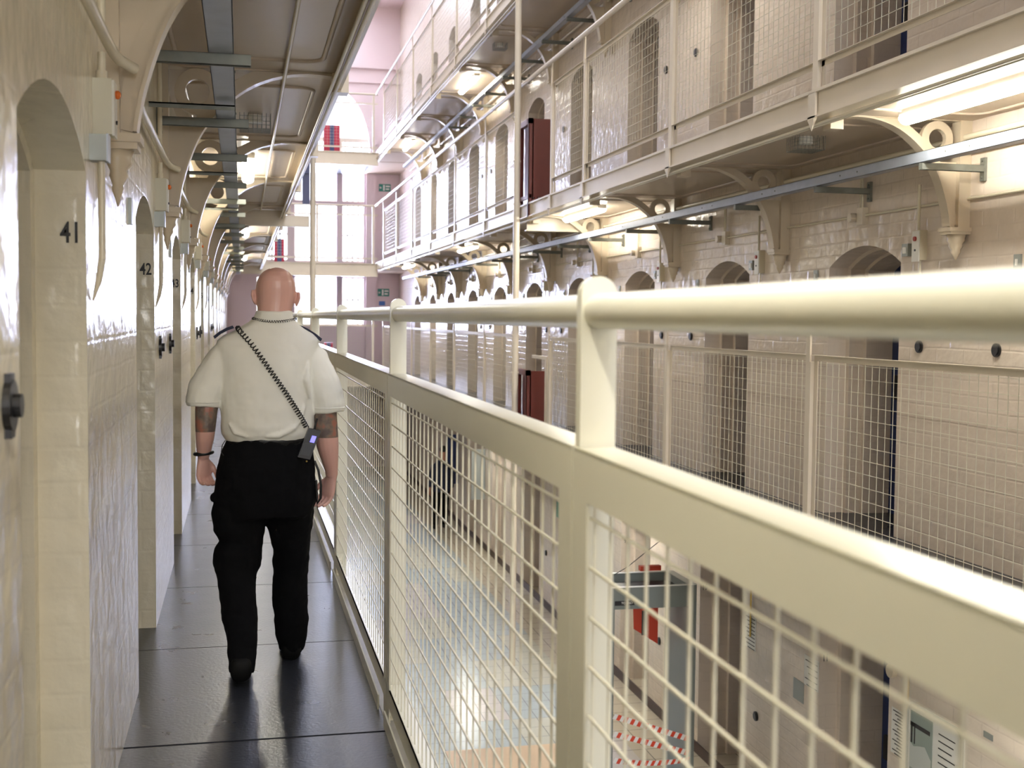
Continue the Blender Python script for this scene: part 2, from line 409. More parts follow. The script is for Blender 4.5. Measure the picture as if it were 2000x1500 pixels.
# upper part with a pointed window between x 1.9 and 3.75
AX0, AX1, ASP, AAP = 1.90, 3.80, 6.6, 8.35
def arch_z(x):
    c = (AX0+AX1)/2; t = abs(x-c)/((AX1-AX0)/2); return ASP+(AAP-ASP)*max(0.0, 1-t**2.0)**0.62
mb.box(XL-1, AX0, YE, YE+0.35, 6.5, ROOF); mb.box(AX1, XR+1, YE, YE+0.35, 6.5, ROOF)
nn = 28
for i in range(nn):
    x0 = AX0+(AX1-AX0)*i/nn; x1 = AX0+(AX1-AX0)*(i+1)/nn
    mb.prism([(x0, arch_z(x0)), (x1, arch_z(x1)), (x1, ROOF), (x0, ROOF)], 'y', YE, YE+0.35)
tag(obj('wall_back', mb, 'wall_e'), kind='structure')
mb = MB()
mb.box(XL-0.3, XR+0.3, YE-0.12, YE, 9.05, 9.18); mb.box(XL-0.3, XR+0.3, YE-0.08, YE, 9.18, 9.30); mb.box(XL-0.3, XR+0.3, YE-0.07, YE, 8.62, 8.68)
tag(obj('trim_1', mb, 'wall_e'), kind='structure')
# moulded hood round the pointed window
mb = MB(); pin = []; pout = []
for i in range(41):
    x = AX0-0.02+(AX1-AX0+0.04)*i/40; c = (AX0+AX1)/2
    pin.append((x, arch_z(min(max(x, AX0), AX1)))); pout.append((c+(x-c)*1.22, arch_z(min(max(x, AX0), AX1))+0.24))
for i in range(40):
    mb.prism([pin[i], pin[i+1], pout[i+1], pout[i]], 'y', YE-0.06, YE+0.01)
tag(obj('trim_2', mb, 'wall_e'), kind='structure')

def rounded_hole_bar(mb, x0, x1, z0, z1, nx, zbars, y, t=0.035):
    """frame + vertical bars with little rounded corners, as cast iron sashes have"""
    mb.box(x0, x0+t*0.8, y, y+0.05, z0, z1); mb.box(x1-t*0.8, x1, y, y+0.05, z0, z1)
    mb.box(x0, x1, y, y+0.05, z0, z0+t); mb.box(x0, x1, y, y+0.05, z1-t, z1)
    X = [x0+(x1-x0)*k/nx for k in range(nx+1)]
    for x in X[1:-1]: mb.box(x-t*0.55, x+t*0.55, y+0.005, y+0.045, z0, z1)
    for z in zbars: mb.box(x0, x1, y+0.005, y+0.045, z-t*0.5, z+t*0.5)
    Z = [z0+t]+sorted(zbars)+[z1-t]
    r = 0.05
    for k in range(nx):
        for j in range(len(Z)-1):
            for (cx, sx) in ((X[k], 1), (X[k+1], -1)):
                for (cz, sz) in ((Z[j], 1), (Z[j+1], -1)):
                    pts = [(cx, cz)]
                    for q in range(5):
                        a = PI/2*q/4
                        pts.append((cx+sx*(r+0.012)*(1-math.sin(a)), cz+sz*(r+0.012)*(1-math.cos(a))))
                    mb.prism(pts, 'y', y+0.008, y+0.042)
wn = 0
for ci, (a, b) in enumerate(WX):
    for ri, (c, d) in enumerate(WZ):
        wn += 1
        root = empty('window_%d' % wn, (a, YE, c), kind='structure')
        m1 = MB()
        zb = [[2.10], [3.40, 4.05], []][ri]
        rounded_hole_bar(m1, a, b, c, d, 4 if ci != 1 else 3, zb, YE+0.1) if ci in (0, 3) else (m1.box(a, a+0.03, YE+0.1, YE+0.15, c, d), m1.box(b-0.03, b, YE+0.1, YE+0.15, c, d), m1.box(a, b, YE+0.1, YE+0.15, c, c+0.03), m1.box(a, b, YE+0.1, YE+0.15, d-0.03, d), [m1.box(a, b, YE+0.11, YE+0.14, z-0.01, z+0.01) for z in zb])
        obj('window_frame', m1, 'creamp', root, root.location)
        m2 = MB().add([(a, YE+0.17, c), (b, YE+0.17, c), (b, YE+0.17, d), (a, YE+0.17, d)], [(0, 1, 2, 3)])
        obj('pane', m2, 'glass', root, root.location)
root = empty('window_%d' % (wn+1), (AX0, YE, 6.5), kind='structure')
m1 = MB(); m1.box(AX0, AX1, YE+0.08, YE+0.2, 6.84, 6.97)
for x in (2.18, 2.46, 2.74, 3.06, 3.30, 3.54): m1.box(x-0.02, x+0.02, YE+0.1, YE+0.15, 6.5, 6.86)
m1.box(AX0, AX1, YE+0.1, YE+0.15, 6.70, 6.73); m1.box(2.84, 2.98, YE+0.1, YE+0.17, 6.5, 6.9)
m1.box(2.5, 3.2, YE+0.1, YE+0.15, 8.02, 8.06)
obj('window_frame', m1, 'creamp', root, root.location)
m2 = MB(); pts = [(AX0, 6.5)]+[(AX0+(AX1-AX0)*i/20, arch_z(AX0+(AX1-AX0)*i/20)) for i in range(21)]+[(AX1, 6.5)]
m2.add([(x, YE+0.18, z) for x, z in pts], [tuple(range(len(pts)))])
obj('pane', m2, 'glass', root, root.location)
# buttress-like pilasters either side of the window
mb = MB(); mb.box(3.68, 3.98, YE-0.10, YE, -3.0, 6.0)
tag(obj('trim_3', mb, 'wall_e'), kind='structure')

# ------------------------------------------------------------------ roof with a long glazed strip
mb = MB()
mb.box(XL-1, 1.0, Y0, YE+0.35, ROOF, ROOF+0.2); mb.box(3.2, XR+1, Y0, YE+0.35, ROOF, ROOF+0.2)
for k in range(18):
    y = Y0+1.0+k*2.69; mb.box(1.0, 3.2, y-0.06, y+0.06, ROOF, ROOF+0.15)
tag(obj('ceiling', mb, 'wall_e'), kind='structure')
mb = MB().add([(1.0, Y0, ROOF+0.18), (3.2, Y0, ROOF+0.18), (3.2, YE, ROOF+0.18), (1.0, YE, ROOF+0.18)], [(0, 1, 2, 3)])
tag(obj('window_roof', mb, 'glass'), kind='structure')

# ------------------------------------------------------------------ floors and gallery slabs
mb = MB().box(XL-0.7, XR+0.7, Y0, YE, -3.2, -3.0); tag(obj('floor', mb, 'tiles'), kind='structure')
mb = MB().box(XL-0.7, 0.545, Y0, YE, -0.12, -0.012); k = -13
while 4.515+1.325*(k+1) < YE:
    mb.box(XL-0.7, 0.545, 4.515+1.325*k+(0.008 if k == 0 else 0.0035), 4.515+1.325*(k+1)-(0.008 if k == -1 else 0.0035), -0.012, 0.0); k += 1
mb.box(XL-0.7, 0.545, 4.515+1.325*k+0.003, YE, -0.012, 0.0); tag(obj('floor_left_gallery', mb, 'slate'), kind='structure')
mb = MB().box(FR-0.09, XR+0.7, Y0, YE, -0.12, 0.0); tag(obj('floor_right_gallery', mb, 'slate'), kind='structure')
for nm, z in (('floor_right_upper_gallery', 3.0), ('floor_right_top_gallery', 6.0)):
    mb = MB().box(FR-0.02, XR+0.7, Y0, YE, z-0.05, z); tag(obj(nm, mb, 'slate'), kind='structure')
mb = MB().box(XL-0.1, 0.515, Y0, YE, 2.95, 3.0); tag(obj('floor_left_upper_gallery', mb, 'slate'), kind='structure')
for nm, z in (('floor_cross_walkway', 0.0), ('floor_upper_cross_walkway', 3.0), ('floor_top_cross_walkway', 6.0)):
    mb = MB().box(0.66, FR-0.09, YX, YE, z-0.12, z); tag(obj(nm, mb, 'slate'), kind='structure')

# soffits: painted plates with raised bead panels between the brackets
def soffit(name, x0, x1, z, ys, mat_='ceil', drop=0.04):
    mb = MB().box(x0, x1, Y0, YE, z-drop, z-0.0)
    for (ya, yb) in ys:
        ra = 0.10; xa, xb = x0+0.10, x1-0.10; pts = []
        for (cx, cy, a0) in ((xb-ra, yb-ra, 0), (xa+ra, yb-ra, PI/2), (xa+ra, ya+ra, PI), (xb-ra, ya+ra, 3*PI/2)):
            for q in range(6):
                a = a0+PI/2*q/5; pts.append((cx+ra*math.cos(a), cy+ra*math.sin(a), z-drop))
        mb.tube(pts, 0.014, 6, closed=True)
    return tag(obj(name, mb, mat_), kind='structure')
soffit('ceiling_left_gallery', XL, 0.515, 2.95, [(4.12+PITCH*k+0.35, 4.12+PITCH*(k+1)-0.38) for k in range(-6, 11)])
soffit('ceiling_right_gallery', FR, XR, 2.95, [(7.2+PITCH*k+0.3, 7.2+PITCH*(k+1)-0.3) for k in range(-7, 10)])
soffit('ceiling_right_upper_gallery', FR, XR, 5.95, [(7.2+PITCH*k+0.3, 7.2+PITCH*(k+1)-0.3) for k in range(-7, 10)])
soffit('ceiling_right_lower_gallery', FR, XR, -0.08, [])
# edge beams (fascias) with a rolled lip
def fascia(name, x, s, z, top=0.062, depth=0.105):
    mb = MB(); mb.box(x, x+s*0.025, Y0, YX, z-depth, z+top); mb.box(x-s*0.02, x+s*0.05, Y0, YX, z+top-0.02, z+top)
    mb.box(x-s*0.02, x+s*0.10, Y0, YX, z-depth-0.012, z-depth)
    return tag(obj(name, mb, 'creamp'), kind='structure')
fascia('trim_right_gallery_edge', FR-0.09, 1, -0.03, top=0.01, depth=0.18)
fascia('trim_right_upper_gallery_edge', FR-0.03, 1, 3.0)
fascia('trim_right_top_gallery_edge', FR-0.03, 1, 6.0)
mb = MB(); mb.box(0.515, 0.53, Y0, YX, 2.83, 3.05); mb.box(0.49, 0.535, Y0, YX, 2.822, 2.83); tag(obj('trim_left_upper_gallery_edge', mb, 'creamp'), kind='structure')
for nm, z in (('trim_cross_walkway_edge', 0.0), ('trim_upper_cross_walkway_edge', 3.0), ('trim_top_cross_walkway_edge', 6.0)):
    mb = MB().box(0.6, FR, YX-0.03, YX, z-0.30, z+0.04); mb.box(0.6, FR, YX-0.10, YX+0.05, z-0.32, z-0.29); mb.box(0.6, FR, YX-0.06, YX+0.02, z+0.02, z+0.04)
    mb.box(XL, 0.6, YX-0.02, YX, z-0.30, z-0.05) if z > 0 else None
    tag(obj(nm, mb, 'creamp'), kind='structure')
# curb strip along our walkway
mb = MB(); y = LP0_ = 1.985-2.69*5
while y < YX:
    mb.box(0.532, 0.538, y+0.10, min(YX, y+2.69-0.10), 0.0, 0.060); y += 2.69
tag(obj('trim_4', mb, 'cream'), kind='structure')
mb = MB(); mb.box(0.545, 0.66, Y0, YX, -0.12, 0.0025); tag(obj('trim_5', mb, mat('dusty_ledge', (0.42, 0.42, 0.42), 0.5, var=0.25, vscale=9)), kind='structure')
# dark strip at the wall foot
mb = MB(); mb.box(XR-0.012, XR, Y0, YE, -3.0, -2.88); tag(obj('baseboard_right', mb, 'skirt'), kind='structure')

# ------------------------------------------------------------------ cell doors
dn = 0
def cell_door(x, s, y, z, w, depth, inset, number=None, colr='navy', num_x=None):
    global dn; dn += 1
    root = empty('door_%d' % dn, (x-s*depth, y+w/2, z), kind='structure')
    mb = MB(); xa = x-s*(depth+0.001)
    pts = outline(w, 2.02, 0.135, inset-0.01)
    mb.prism([(y+p, z+q) for p, q in pts], 'x', xa, xa-s*0.05)
    obj('door_leaf', mb, colr, root, root.location)
    mb = MB(); mb.box(xa+s*0.001, xa+s*0.03, y+w-0.22, y+w-0.16, z+0.95, z+1.15); obj('lock_case', mb, 'black', root, root.location)
    if number:
        tn = text('number', number, (num_x, y+w-0.004, z+(1.805 if s > 0 else 1.775)), (PI/2, 0, 0), 0.082, 'ink', root, bold=0.0012); tn.scale = (0.70, 1, 1)
    return root
for k, d in enumerate(l_doors):
    n = 36+k
    cell_door(XL, 1, d, 0, L_W, 0.50, 0.075, str(n) if k >= 5 else None, num_x=XL-0.040)
for k, d in enumerate(r_doors):
    for li, z in enumerate((-3.0, 0.0, 3.0, 6.0)):
        num = None
        if li == 0: num = str(18-k) if k >= 4 else None
        cell_door(XR, -1, d, z, R_W, 0.54, 0.085, num, num_x=XR+0.05)

# ------------------------------------------------------------------ railings
def mesh_panel_mb(ya, yb, za, zb, x, dy, dz, r, hooks=0):
    mb = MB()
    n = int((yb-ya)/dy)
    for i in range(n+1):
        y = ya+(yb-ya-n*dy)/2+i*dy
        mb.tube([(x+0.006, y, za), (x+0.006, y, zb)], r, 4, caps=False)
    m = int((zb-za)/dz)
    for j in range(1, m+1):
        z = zb-j*dz+dz*0.75
        if z < za: break
        mb.tube([(x, ya, z), (x, yb, z)], r, 4, caps=False)
    return mb

def make_left_panel():
    root = empty('mesh_railing', (0, 0, 0), 'x', 'railing', 'mesh railing panels along our walkway')
    L = PITCH-0.006; y0 = 0.003; w = 0.085
    mb = MB()
    mb.box(-0.006, 0, y0, L, 1.278, 1.362); mb.box(-0.006, 0.062, 0.020, L-0.017, 1.356, 1.362)       # top angle
    mb.box(-0.006, 0, y0, y0+w, 0.004, 1.278); mb.box(-0.006, 0, L-w, L, 0.004, 1.278)        # stiles
    mb.box(-0.006, 0.0, y0+w, L-w, 0.065, 0.135); mb.box(-0.006, 0.05, 0.02, L-0.017, 0.129, 0.135)
    f = obj('panel_frame', mb, 'cream', root)
    obj('wire_mesh', mesh_panel_mb(y0+w-0.02, L-w+0.02, 0.136, 1.355, 0.003, 0.0865, 0.083, 0.0030), 'wire', root)
    mb = MB(); mb.box(0.001, 0.04, 0.055, 0.067, -0.0, 0.129); obj('support_foot', mb, 'cream', root)
    return root
def make_left_post():
    root = empty('railing_post', (0, 0, 0), 'x', 'railing post', 'railing posts along our walkway')
    mb = MB(); n = 10; pts = [(0.003, 0.0), (0.066, 0.0), (0.066, 1.62)]
    pts += [(0.0345+0.0315*math.cos(PI*i/n), 1.622+0.0315*math.sin(PI*i/n)) for i in range(n+1)]
    pts += [(0.003, 1.62)]
    mb.prism(pts, 'y', -0.014, 0.014)
    obj('post_plate', mb, 'cream', root)
    mb = MB(); mb.box(0.002, 0.075, -0.05, 0.05, 0.0, 0.010)
    for q in (-0.035, 0.035): mb.disc((0.03, q, 0.010), 'z', 0.009, 0.008, 6)
    obj('base_plate', mb, 'cream', root)
    return root
LP0 = 1.985
lp = make_left_panel(); lpost = make_left_post(); first = True
for i, k in enumerate(range(-2, 12)):
    y = LP0+PITCH*k
    if k >= -1 and y+PITCH < YX:
        lab = 'cream mesh railing panel on our walkway, %s to the camera' % ORD[k+1]
        if k == -1: lp.location = (FL, y, 0); lp['label'] = lab
        else: dup(lp, (FL, y, 0), lab)
    if k >= 0:
        lab = 'cream round-topped railing post on our walkway, %s to the camera' % ORD[k]
        if k == 0: lpost.location = (FL, y, 0); lpost['label'] = lab
        else: dup(lpost, (FL, y, 0), lab)
mb = MB()
cuts = [LP0+PITCH*k for k in range(-2, 12)]+[YX-0.03]
for a, b in zip(cuts[:-1], cuts[1:]): mb.tube([(0.597, a+0.0145, 1.594), (0.597, b-0.0145, 1.594)], 0.0305, 20)
tag(obj('handrail', mb, 'cream'), 'thick round cream handrail running above our walkway railing', 'handrail')

def make_right_panel(post_gap=0.037, ya=0.0, yb=PITCH):
    root = empty('mesh_railing', (0, 0, 0), 'x', 'railing', 'mesh railing panels along the opposite galleries')
    a, b = ya+post_gap, yb-post_gap
    mb = MB()
    mb.box(-0.004, 0.0, a, b, 1.325, 1.365); mb.box(-0.03, 0.0, a, b, 1.361, 1.366)
    mb.box(-0.004, 0.0, a, a+0.045, 0.205, 1.33); mb.box(-0.004, 0.0, b-0.045, b, 0.205, 1.33)
    mb.box(-0.004, 0.0, a, b, 0.205, 0.245); mb.box(-0.03, 0.0, a, b, 0.241, 0.245); mb.box(0.0, 0.02, a, a+0.012, 0.001, 0.205); mb.box(0.0, 0.02, b-0.012, b, 0.001, 0.205)
    obj('panel_frame', mb, 'creamp', root)
    obj('wire_mesh', mesh_panel_mb(a+0.03, b-0.03, 0.235, 1.335, 0.008, 0.081, 0.0805, 0.0020), 'wire', root)
    return root
def make_right_post():
    root = empty('railing_post', (0, 0, 0), 'x', 'railing post', 'railing posts along the opposite galleries')
    mb = MB(); n = 8
    pts = [(-0.035, -0.12), (0.035, -0.12), (0.035, 1.60)]+[(0.035*math.cos(PI*i/n), 1.62+0.03*math.sin(PI*i/n)) for i in range(n+1)]+[(-0.035, 1.60)]
    mb.prism([(p, q) for p, q in pts if q > 1.3 or True], 'x', -0.012, -0.001) if False else None
    mb.box(-0.030, -0.005, -0.035, 0.035, 0.0, 1.32)
    mb.box(-0.034, -0.022, -0.028, 0.028, 1.32, 1.625)
    obj('post_bar', mb, 'creamp', root)
    mb = MB(); mb.box(-0.050, -0.034, -0.05, 0.05, -0.12, 0.045)
    mb.add([(-0.055, -0.045, -0.122), (-0.032, -0.045, -0.122), (-0.032, 0.045, -0.122), (-0.055, 0.045, -0.122), (-0.045, 0, -0.20)], [(0, 1, 2, 3), (0, 1, 4), (1, 2, 4), (2, 3, 4), (3, 0, 4)])
    obj('bracket_drop', mb, 'creamp', root)
    return root
rp = make_right_panel(); rpost = make_right_post()
LEV = {0: 'middle', 1: 'upper', 2: 'top'}
RP0 = 7.2
RY = [RP0+PITCH*k for k in range(-2, 10)]
used = [False, False]
for lv in (0, 1, 2):
    z = 3.0*lv
    for i, y in enumerate(RY):
        if i < len(RY)-1 or True:
            lab = 'cream mesh railing panel on the opposite %s gallery, %s bay' % (LEV[lv], ORD[i])
            if lv < 2 and abs(y-12.58) < 0.1: o = make_right_panel(ya=0.0, yb=1.40); o.location = (FR, y, z); o['label'] = lab; dup(rpost, (FR, y+1.40, z), 'flat cream railing post on the opposite %s gallery, just right of the red hoist' % LEV[lv])
            elif lv < 2 and abs(y-15.27) < 0.1: o = make_right_panel(ya=0.62, yb=PITCH); o.location = (FR, y, z); o['label'] = lab
            elif y+PITCH < YX-0.1:
                if not used[0]: rp.location = (FR, y, z); rp['label'] = lab; used[0] = True
                else: dup(rp, (FR, y, z), lab)
        lab = 'flat cream railing post on the opposite %s gallery, %s one' % (LEV[lv], ORD[i])
        if lv < 2 and abs(y-15.27) < 0.1: continue
        if not used[1]: rpost.location = (FR, y, z); rpost['label'] = lab; used[1] = True
        else: dup(rpost, (FR, y, z), lab)
    mb = MB().tube([(FR-0.0625, y, z+1.60) for y in (Y0+1, 8, 16, 24, YX-0.1)], 0.027, 12)
    tag(obj('handrail', mb, 'creamp'), 'round cream handrail above the opposite %s gallery railing' % LEV[lv], 'handrail')

# cross walkway railings at the far end
def cross_rail(z, lv):
    root = empty('end_railing', (0.6, YX, z), 'cream mesh railing across the far end of the hall, %s walkway' % LEV[lv], 'railing', 'railings across the far end')
    mb = MB().tube([(0.6, YX-0.02, z+1.60), (FR, YX-0.02, z+1.60)], 0.027, 10); obj('top_rail', mb, 'creamp', root, root.location)
    mb = MB(); mb.box(0.6, FR, YX, YX+0.02, z+1.33, z+1.37); mb.box(0.6, FR, YX, YX+0.02, z+0.15, z+0.19)
    obj('middle_rail', mb, 'creamp', root, root.location)
    for x in (1.99, 3.5):
        mb = MB().box(x-0.03, x+0.03, YX-0.03, YX+0.0, z+0.0, z+1.62); obj('post', mb, 'creamp', root, root.location)
    mb = MB()
    for i in range(36):
        x = 0.62+i*0.082; mb.tube([(x, YX+0.012, z+0.17), (x, YX+0.012, z+1.35)], 0.0022, 4, caps=False)
    for j in range(15):
        zz = z+0.2+j*0.08; mb.tube([(0.6, YX+0.008, zz), (FR, YX+0.008, zz)], 0.0022, 4, caps=False)
    obj('wire_mesh', mb, 'wire', root, root.location)
for lv in (0, 1, 2): cross_rail(3.0*lv, lv)

# ------------------------------------------------------------------ cast iron brackets (built for the right wall, wall face at x=0, pointing to -x)
def make_bracket():
    root = empty('gallery_bracket', (0, 0, 0), 'x', 'bracket', 'cast iron brackets under the galleries')
    P = [(-0.95, 2.905), (-0.80, 2.912), (-0.66, 2.895), (-0.52, 2.845), (-0.40, 2.765), (-0.30, 2.665), (-0.225, 2.55), (-0.175, 2.42), (-0.145, 2.31), (-0.13, 2.22)]
    # smooth the arch
    Q = []
    for i in range(len(P)-1):
        p0 = P[max(i-1, 0)]; p1 = P[i]; p2 = P[i+1]; p3 = P[min(i+2, len(P)-1)]
        for t in (0, 0.33, 0.66):
            f = lambda a, b, c, d: 0.5*((2*b)+(-a+c)*t+(2*a-5*b+4*c-d)*t*t+(-a+3*b-3*c+d)*t**3)
            Q.append((f(p0[0], p1[0], p2[0], p3[0]), f(p0[1], p1[1], p2[1], p3[1])))
    Q.append(P[-1])
    inn = []; out = []
    for i, (x, z) in enumerate(Q):
        a = Q[max(i-1, 0)]; b = Q[min(i+1, len(Q)-1)]; dx, dz = b[0]-a[0], b[1]-a[1]; l = math.hypot(dx, dz); nx, nz = -dz/l, dx/l
        inn.append((x-nx*0.0, z-nz*0.0)); out.append((x+nx*0.055, min(2.945, z+nz*0.055)))
    mb = MB()
    for i in range(len(Q)-1):
        mb.prism([inn[i], inn[i+1], out[i+1], out[i]], 'y', -0.022, 0.022)
        wi = [(inn[i][0], inn[i][1]), (inn[i+1][0], inn[i+1][1])]
        # broad inner flange
        dx, dz = wi[1][0]-wi[0][0], wi[1][1]-wi[0][1]; l = math.hypot(dx, dz); nx, nz = dz/l, -dx/l
        mb.prism([wi[0], wi[1], (wi[1][0]+nx*0.012, wi[1][1]+nz*0.012), (wi[0][0]+nx*0.012, wi[0][1]+nz*0.012)], 'y', -0.045, 0.045)
    obj('arched_rib', mb, 'iron', root)
    mb = MB(); mb.box(-0.085, 0.0, -0.05, 0.05, 2.2, 2.93)
    mb.prism([(-0.13, 2.22), (-0.175, 2.42), (-0.225, 2.55), (-0.28, 2.64), (-0.08, 2.64), (-0.08, 2.2)], 'y', -0.012, 0.012)
    mb.box(-1.0, 0.0, -0.04, 0.04, 2.905, 2.925)
    obj('wall_plate', mb, 'iron', root)
    mb = MB(); c = (-0.235, 2.79)
    ring_o, ring_i = 0.115, 0.062; n = 24; vs = []
    for r, yy in ((ring_o, -0.02), (ring_o, 0.02), (ring_i, 0.02), (ring_i, -0.02)):
        vs.append([(c[0]+r*math.cos(2*PI*k/n), yy, c[1]+r*math.sin(2*PI*k/n)) for k in range(n)])
    allv = [p for r in vs for p in r]; fs = []
    for a in range(4):
        b = (a+1) % 4
        for k in range(n): l = (k+1) % n; fs.append((a*n+k, a*n+l, b*n+l, b*n+k))
    mb.add(allv, fs, False)
    obj('ring', mb, 'iron', root)
    mb = MB(); mb.box(-0.155, 0.0, -0.075, 0.075, 2.185, 2.21); mb.box(-0.145, 0.0, -0.065, 0.065, 2.165, 2.187)
    prof = [(0.06, 2.165), (0.052, 2.14), (0.056, 2.125), (0.040, 2.105), (0.044, 2.09), (0.028, 2.065), (0.031, 2.05), (0.014, 2.02), (0.004, 2.0)]
    rings = []
    for r, z in prof: rings.append([(-0.065+r*math.cos(2*PI*k/12)*1.1, r*math.sin(2*PI*k/12), z) for k in range(12)])
    mb.loft(rings)
    obj('pendant', mb, 'iron', root)
    mb = MB(); mb.box(-1.02, -0.93, -0.055, 0.055, 2.815, 2.925); obj('end_block', mb, 'iron', root)
    return root
br = make_bracket(); br.location = (XR, RP0-PITCH, 0)
br['label'] = 'cream iron bracket with ring, right wall under the upper gallery, nearest one'
br['group'] = 'iron brackets under the opposite upper gallery'
for i in range(1, 11):
    dup(br, (XR, RP0+PITCH*(i-1), 0), 'cream iron bracket with ring, right wall under the upper gallery, %s one' % ORD[i], 'iron brackets under the opposite upper gallery')
for i in range(8):
    dup(br, (XR, RP0+PITCH*(i+2), 3.0), 'cream cast iron bracket with ring under the opposite top gallery, %s one' % ORD[i], 'iron brackets under the opposite top gallery')
bl = make_bracket(); bl.rotation_euler = (0, 0, PI); bl['group'] = 'iron brackets above our walkway'
for c in bl.children:
    for v in c.data.vertices:
        o_ = -v.co.x; t = min(1.0, max(0.0, (o_-0.1)/0.6))
        v.co.x = -(o_-0.045*min(1, o_/0.1)*(1-t)-0.02*t); v.co.z -= 0.055*max(0.0, 2.93-v.co.z)/0.73
for i in range(11):
    lab = 'cream cast iron bracket over our walkway, %s one ahead' % ORD[i]
    if i == 0: bl.location = (XL, 4.10, 0); bl['label'] = lab
    else: dup(bl, (XL, 4.10+PITCH*i-0.03*(i > 0), 0), lab)

# ------------------------------------------------------------------ cable trays and arms
def tray(x0, x1, z0, z1, y0, y1, label):
    root = empty('cable_tray', (x0, y0, z0), label, 'cable tray')
    mb = MB(); mb.box(x0, x1, y0, y1, z0, z0+0.003); mb.box(x0, x0+0.003, y0, y1, z0, z1); mb.box(x1-0.003, x1, y0, y1, z0, z1); mb.box(x0, x1, y0, y1, z1-0.003, z1)
    obj('channel', mb, 'galv', root, root.location)
    mb = MB(); y = y0+1.0
    while y < y1:
        for q in (0, 0.25):
            mb.disc((x0-0.004, y+q, (z0+z1)/2), 'x', 0.006, 0.004, 6); mb.disc((x1, y+q, (z0+z1)/2), 'x', 0.006, 0.004, 6)
        y += PITCH/2
    obj('bolt_heads', mb, 'galvd', root, root.location)
tray(-0.125, -0.028, 2.60, 2.66, Y0+1, 30.5, 'blue-grey galvanised cable tray running overhead above our walkway')
tray(4.245, 4.325, 2.605, 2.675, Y0+1, 32.5, 'galvanised cable tray running under the opposite upper gallery')
tray(4.245, 4.325, 5.605, 5.675, Y0+1, 32.5, 'galvanised cable tray running under the opposite top gallery')
def make_arm():
    root = empty('tray_arm', (0, 0, 0), 'x', 'support arm', 'cable tray arms')
    mb = MB(); mb.box(-0.46, -0.02, -0.021, -0.018, 2.558, 2.600); mb.box(-0.46, -0.02, 0.018, 0.021, 2.558, 2.600); mb.box(-0.46, -0.02, -0.021, 0.021, 2.597, 2.600); mb.box(-0.463, -0.46, -0.021, 0.021, 2.558, 2.600)
    obj('arm_channel', mb, 'galvd', root)
    mb = MB(); mb.box(-0.02, 0, -0.024, 0.024, 2.50, 2.65); mb.disc((-0.03, 0, 2.63), 'x', 0.009, 0.012, 6); mb.disc((-0.03, 0, 2.52), 'x', 0.009, 0.012, 6)
    obj('arm_plate', mb, 'galvd', root)
    return root
arm = make_arm()
RA = [5.5, 7.0, 8.45, 9.98, 11.65]+[13.05+1.5*k for k in range(12)]
for i, y in enumerate(RA):
    if abs((y-RP0+PITCH/2) % PITCH-PITCH/2) < 0.09: y += 0.12
    lab = 'grey steel arm holding the cable tray on the right wall, %s one' % ORD[i]
    if i == 0: arm.location = (XR, y, 0); arm['label'] = lab; arm['group'] = 'cable tray arms on the right wall'
    else: dup(arm, (XR, y, 0), lab, 'cable tray arms on the right wall')
for i in range(12):
    dup(arm, (XR, 10.35+1.35*i+(0.12 if i == 8 else 0), 3.0), 'grey steel arm holding the high cable tray, opposite top gallery, %s one' % ORD[i], 'cable tray arms under the opposite top gallery')
LA = [4.9, 6.5, 7.9, 9.42, 10.9]+[12.3+1.5*k for k in range(11)]
for i, y in enumerate(LA):
    if abs((y-4.12+PITCH/2) % PITCH-PITCH/2) < 0.09: y += 0.12
    dup(arm, (XL, y, 0), 'grey steel arm holding the tray above our walkway, %s one ahead' % ORD[i], 'cable tray arms above our walkway', rotz=PI)
for i, y in enumerate([5.98, 8.75, 11.6, 14.1]):
    mb = MB(); mb.box(XL, -0.03, -0.012, 0.012, 2.578, 2.585); mb.box(XL, -0.03, -0.012, -0.009, 2.56, 2.585)
    o = obj('angle_stay', mb, 'galvd'); o.location = (0, y, 0)
    tag(o, 'thin dark angle stay crossing to the tray above our walkway, %s one' % ORD[i], 'stay', 'angle stays above our walkway')

# ------------------------------------------------------------------ conduits
def pipe(name, pts, r, label, cat='pipe', m='pipe', group=None, seg=8):
    mb = MB().tube(pts, r, seg); o = obj(name, mb, m); return tag(o, label, cat, group)
yy = [Y0+1, 5, 12, 20, 28, 32.9]
pipe('conduit', [(0.500, y, 2.805) for y in yy], 0.010, 'slim outer conduit along the edge above our walkway', 'conduit')
pipe('conduit', [(0.472, y, 2.807) for y in yy], 0.010, 'slim inner conduit along the edge above our walkway', 'conduit')
pipe('conduit', [(0.232, y, 2.885) for y in [Y0+1, 5, 12, 15.2]], 0.011, 'slim conduit running down the middle of the soffit above our walkway', 'conduit')
for z, t in ((2.845, 'upper'), (5.845, 'top')):
    pipe('conduit', [(FR-0.015, y, z) for y in yy], 0.0105, 'outer of two conduits slung under the opposite %s gallery edge' % t, 'conduit')
    pipe('conduit', [(FR+0.035, y, z+0.005) for y in yy], 0.0105, 'inner of two conduits slung under the opposite %s gallery edge' % t, 'conduit')
